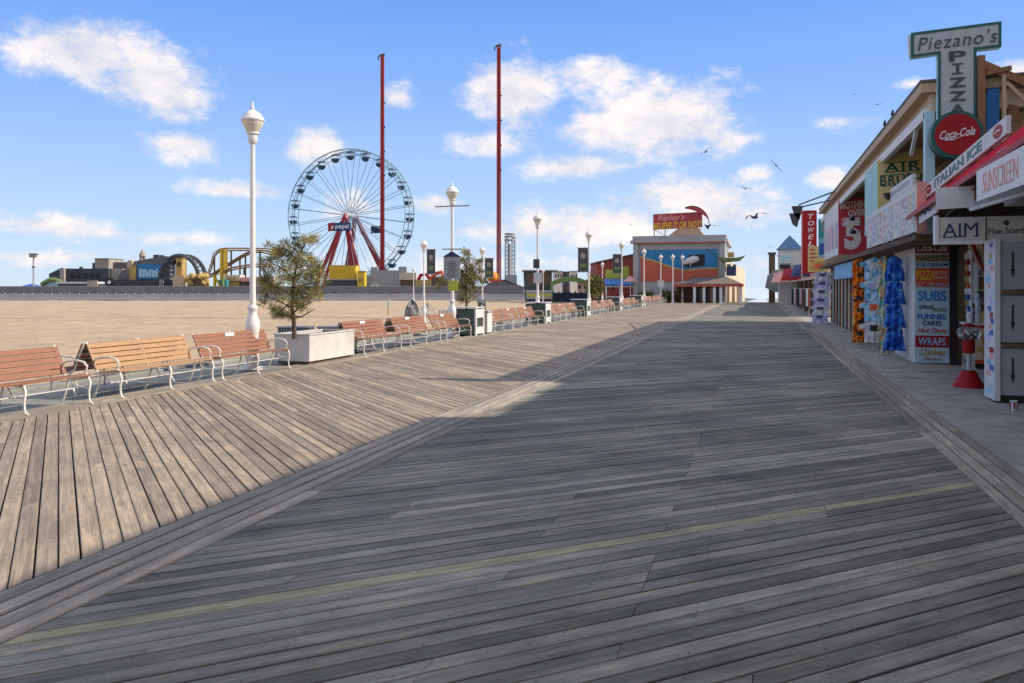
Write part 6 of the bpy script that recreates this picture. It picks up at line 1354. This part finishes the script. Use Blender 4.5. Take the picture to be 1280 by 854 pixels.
# -- farther shops
def far_shops():
    g = 'far shops on the right'
    spec_ = [(52, 62, 4.0, 'cream', 'far shop with brown pillars under a pale flat canopy'), (62.2, 74, 3.5, 'pink', 'far reddish shop between the canopy shop and the blue-roofed tower'), (74.2, 97, 3.3, 'beige', 'farthest low beige shop at the end of the boardwalk')]
    for y0, y1, zt, m_, lb in spec_:
        o = thing('far_shop', lb, 'shop', (4, (y0+y1)/2, -.06), g)
        box(3.75, 9, y0, y1, -.06, zt).build('wall', M[m_], o); box(3.6, 9.1, y0-.1, y1+.05, zt+.01, zt+.15).build('roof', M['roof_grey'], o)
        mb = MB()
        n = int((y1-y0)/1.6)
        for k in range(n):
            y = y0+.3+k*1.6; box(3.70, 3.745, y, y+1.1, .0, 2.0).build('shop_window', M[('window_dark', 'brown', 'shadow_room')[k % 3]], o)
        for y in (y0+.05, (y0+y1)/2, y1-.3): box(3.2, 3.4, y, y+.22, -.06, 2.16).build('pillar', M['brown' if m_ != 'beige' else 'beige'], o)
        box(3.1, 3.74, y0-.05, y1, 2.17, 2.32).build('canopy', M['cream'], o)
    # signs in front of those shops
    Y = 51.8; s = thing('red_flag_sign', 'tall narrow red vertical sign with white stacked letters', 'sign', (2.9, Y, 2.3)); a, b = onY(1003, 258, Y), onY(1021, 340, Y)
    bd = box(a.x, b.x, Y, Y+.12, 2.5, a.z-.25).build('board', M['red'], s); box(a.x-.06, a.x-.002, Y-.03, Y+.15, 2.3, a.z-.2).build('edge', M['pink'], s)
    for k, ch in enumerate('TOWELS'): lettering(ch, M['white'], bd, ((a.x+b.x)/2+.08, Y-.002, a.z-.62-k*.40), (1,0,0), UZ, .34, .28, .01, .2, .01)
    Y = 50; p0, p1 = onY(1010, 308, Y), onY(1022, 340, Y); s = thing('yellow_board', 'yellowish hand-painted board below the red vertical sign', 'sign', (3, Y, 2.6)); box(p0.x, p1.x+.35, Y, Y+.06, p1.z, p0.z).build('board', M['sign_yellow'], s)
    mb = MB()
    for k in range(6): mb.box(p0.x+.1, p0.x+.35+.08*(k % 3), Y-.008, Y-.001, p0.z-.25-k*.22, p0.z-.15-k*.22)
    mb.build('lettering', M['brick_red'], s)
    s = thing('round_yellow_sign', 'rounded gold sign board just under the yellowish board', 'sign', (3.4, 49, 2.3)); p = onY(1025, 333, 49); MB().prism([(.55*math.cos(k*.524), .32*math.sin(k*.524)) for k in range(12)], p, (1,0,0), UZ, -.08).build('board', M['gold'], s); MB().prism([(.35*math.cos(k*.524), .14*math.sin(k*.524)) for k in range(12)], p-Vector((0,.01,0)), (1,0,0), UZ, .006).build('centre', M['orange_red'], s)
    Y = 44; p0, p1 = onY(1023, 274, Y), onY(1033, 322, Y); s = thing('teal_banner', 'teal and blue vertical banner at the far end of the cream building', 'banner', (3, Y, 3.2))
    box(p0.x, p1.x, Y, Y+.05, (p0.z+p1.z)/2, p0.z).build('upper_panel', M['teal'], s); box(p0.x, p1.x, Y, Y+.05, p1.z, (p0.z+p1.z)/2-.003).build('lower_panel', M['sky_blue'], s); box(p0.x+.05, p1.x-.08, Y-.01, Y-.001, p1.z+.15, p1.z+.7).build('emblem', M['blue'], s)
    # blue-roofed tower
    Y = 85; f = lambda px, py: onY(px, py, Y); a, b = f(972, 312), f(1003, 312); ap = f(990, 293)
    o = thing('blue_roof_tower', 'white tower with a pyramid roof of blue shingles at the far right', 'tower', ((a.x+b.x)/2, Y, -.06)); d = b.x-a.x
    box(a.x+.1, b.x-.05, Y+.1, Y+d, -.06, a.z).build('wall', M['stucco'], o); cx = (a.x+b.x)/2
    MB()._add([(a.x-.1, Y-.1, a.z+.003), (b.x+.1, Y-.1, a.z+.003), (b.x+.1, Y+d+.1, a.z+.003), (a.x-.1, Y+d+.1, a.z+.003), (cx, Y+d/2, ap.z)], [(0,1,4), (1,2,4), (2,3,4), (3,0,4), (0,3,2,1)]).build('roof', M['roof_blue'], o)
    p0, p1 = f(972.5, 316), f(989, 329); sg = box(p0.x+.15, p1.x, Y+.0, Y+.09, p1.z, p0.z).build('sign_board', M['sign_grey'], o); box(p0.x+.3, p1.x-.15, Y-.02, Y-.001, p1.z+.25, p0.z-.25).build('sign_field', M['turquoise'], sg)
    p0, p1 = f(973, 331), f(988, 336); box(p0.x+.15, p1.x, Y-.4, Y+.09, p1.z, p0.z).build('balcony', M['black'], o)
    Y = 96; o = thing('clock_column', 'slim brown chimney-like column at the end of the boardwalk', 'column', onY(965, 376, Y)); p = onY(965, 318, Y); box(p.x-.33, p.x+.33, Y, Y+.7, -.06, p.z).build('shaft', M['brown'], o); box(p.x-.45, p.x+.45, Y-.12, Y+.82, p.z+.002, p.z+.22).build('cap', M['dark_grey'], o); box(p.x-.5, p.x+.5, Y-.2, Y+.8, 2.6, 3.0).build('band', M['dark_grey'], o)
    Y = 92; p = onY(963, 355, Y); o = thing('grey_awning', 'rounded grey awning jutting from the farthest shop', 'awning', (p.x, Y, 1.4)); MB().prism([(-.55,-.4), (.6,-.9), (1.3,-.9), (1.3,1.5), (.3,1.5), (-.3,.8)], p, (1,0,0), UZ, -1.5).build('fabric', M['metal_dull'], o); MB().bar(p+Vector((.9,.1,-.9)), (p.x+.9, Y+.1, -.06), .12).build('post', M['cream'], o)
    for px, py, Y, m_, lb in ((985, 345, 70, 'red', 'faded red umbrella-like awning on the reddish far shop'), (972, 348, 84, 'pink', 'small pink awning near the slim brown column'), (998, 340, 66, 'navy', 'dark blue cloth over the far canopy')):
        p = onY(px, py, Y); o = thing('shop_awning', lb, 'awning', p, g); MB()._add([(p.x-.6, Y-.6, p.z-.4), (p.x+1.0, Y-.6, p.z-.35), (p.x+1.0, Y+.8, p.z+.2), (p.x-.3, Y+.8, p.z+.55), (p.x+.4, Y, p.z+.6)], [(0,1,4), (1,2,4), (2,3,4), (3,0,4), (0,3,2,1)]).build('fabric', M[m_], o)
        MB().box(p.x+.9, p.x+2.0, Y+.0, Y+.1, p.z-.1, p.z).build('bracket', M['metal_dull'], o)
    # goods under the far canopy
    for k, (px, py, lb) in enumerate(((1008, 372, 'dark clothes rack under the far canopy, near the brown pillar'), (1000, 372, 'patterned clothes rack under the far canopy'), (993, 371, 'dim clothes rack deep under the far canopy'))):
        Y = 50.5+k*5; p = onY(px, 383, Y); o = thing('clothes_rack', lb, 'rack', (p.x+.2, Y, -.01), 'racks under the far canopy')
        MB().bar((p.x-.2, Y, 1.6), (p.x+.5, Y, 1.6), .04).build('rail', M['steel'], o); mb = MB(); mb.mi = 0
        for j in range(5): mb.mi = j % 3; mb.box(p.x-.18+j*.14, p.x-.07+j*.14, Y-.25, Y+.25, .5+.1*(j % 2), 1.58)
        mb.build('clothes', [M['shirt_black'], M['shirt_white'], M['brick_red']], o); MB().bar((p.x+.15, Y, 0), (p.x+.15, Y, 1.6), .05).build('post', M['steel'], o)
    # floodlights on arms over the boardwalk
    o = thing('boom_floodlights', 'pair of dark floodlights on long arms reaching out from the roof', 'floodlight', onX(1046, 250, 2.98)); mb = MB(); Y = 41
    a1, a2 = onX(1047, 238, 2.98), onX(1040, 250, 2.98); b1, b2 = onY(999, 256, Y), onY(1001, 259, Y)
    mb.bar(a1, b1, .05); mb.bar(a2, b2, .05); mb.bar(onX(1036, 266, 2.98), onY(1000, 267, Y), .03); mb.build('arm', M['dark_grey'], o)
    for px, py, dx in ((996.5, 266, -.1), (993.5, 275, .1)):
        c = onY(px, py, Y); MB()._add([c+Vector(v) for v in ((-.25,-.2,.3), (.25,-.2,.3), (.1,-.2,-.35), (-.1,-.2,-.2), (-.25,.15,.3), (.25,.15,.3), (.1,.15,-.35), (-.1,.15,-.2))], [(0,1,2,3), (7,6,5,4), (0,4,5,1), (1,5,6,2), (2,6,7,3), (3,7,4,0)]).build('lamp_head', M['dark_grey'], o)
    MB().bar(onY(999, 256, Y), onY(995, 270, Y), .05).build('bracket', M['dark_grey'], o)
far_shops()

# ------------------------------------------------------------------ gulls
def gull(px, py, t, span, roll, yaw, bend, label, m):
    o = thing('gull', label, 'bird', (0,0,0), 'gulls in the sky'); s = span*.6
    mb = MB(); mb.tube([(0,-.30*s,0), (0,-.22*s,.01), (0,0,.0), (0,.25*s,.0), (0,.42*s,0)], [.02*s, .07*s, .11*s, .06*s, .02*s], 8)
    for sg in (-1, 1):
        pts = [(0,0), (.35*s,.10*s), (.70*s,.02*s), (1.0*s,-.18*s)]; hz = [0, .20*bend*s, .16*bend*s, .02*bend*s]; ch = [.26*s, .24*s, .17*s, .03*s]; b = len(mb.v)
        for (x, y), z, c in zip(pts, hz, ch): mb.v += [(sg*x, y-c*.4, z), (sg*x, y+c*.6, z), (sg*x, y+c*.6, z-.015*s), (sg*x, y-c*.4, z-.015*s)]
        for k in range(3):
            for q in range(4): mb.f.append([b+4*k+q, b+4*k+(q+1) % 4, b+4*(k+1)+(q+1) % 4, b+4*(k+1)+q]); mb.m.append(0)
        mb.f.append([b+12, b+13, b+14, b+15]); mb.m.append(0)
    mb.build('body', m, o, smooth=True)
    o.location = P(px, py, t); o.rotation_euler = (0, roll, yaw)
gull(882, 190, 40, .62, math.radians(-35), YAW+.3, .6, 'gull tilted upward just right of the big cloud', M['gull_dark'])
gull(970, 207, 40, .72, math.radians(48), YAW-.2, .2, 'dark gull banking steeply, high above the boardwalk end', M['gull_dark'])
gull(932, 236, 40, .60, math.radians(10), YAW, .9, 'pale gull with wings arched, below the banking gull', M['gull_white'])
gull(944, 272, 40, 1.15, math.radians(-14), YAW+.4, 1.2, 'largest gull, wings arched, right of the roof sign', M['gull_dark'])
gull(940, 285.5, 60, .35, 0, YAW+1.2, .5, 'tiny gull just under the largest gull', M['gull_dark'])
gull(1097, 131, 40, .42, math.radians(-15), YAW, .8, 'small gull above the cream roof', M['gull_dark'])
gull(893, 282, 70, .8, 0, YAW, .1, 'flat thin gull beside the curved arrow of the roof sign', M['gull_dark'])
gull(963, 309, 60, .5, .3, YAW, .8, 'tiny far gull left of the blue-roofed tower', M['gull_white']); gull(953, 316, 60, .35, -.3, YAW, .8, 'tiny far gull, lowest one near the brown column', M['gull_white'])
gull(788, 281, 60, .5, .5, YAW, .8, 'tiny far gull left of the red roof sign', M['gull_dark'])
def perched(p, label):
    o = thing('gull', label, 'bird', p, 'gulls perched on the roof edge'); o.scale = (.62, .62, .62)
    MB().tube([p+Vector((0,.16,.10)), p+Vector((0,.02,.12)), p+Vector((0,-.10,.17)), p+Vector((0,-.13,.23)), p+Vector((0,-.20,.24))], [.015, .055, .045, .035, .008], 8).build('body', M['gull_dark'], o, smooth=True)
    MB().tube([p+Vector((0,0,0)), p+Vector((0,0,.09))], .012, 5).build('legs', M['orange'], o)
gull(868, 286, 75, .5, .4, YAW, .7, 'tiny dark gull right beside the top of the roof sign', M['gull_dark']); gull(1068, 118, 60, .45, -.3, YAW, .6, 'small dark gull above the far end of the cream roof', M['gull_dark']); gull(972, 320, 75, .45, .2, YAW+.5, .8, 'tiny gull between the brown column and the blue-roofed tower', M['gull_dark'])
perched(Vector((2.93, 21.6, 5.55)), 'gull perched on the cream roof edge, nearer of two'); perched(Vector((2.93, 20.4, 5.55)), 'gull perched on the cream roof edge, farther right of two')
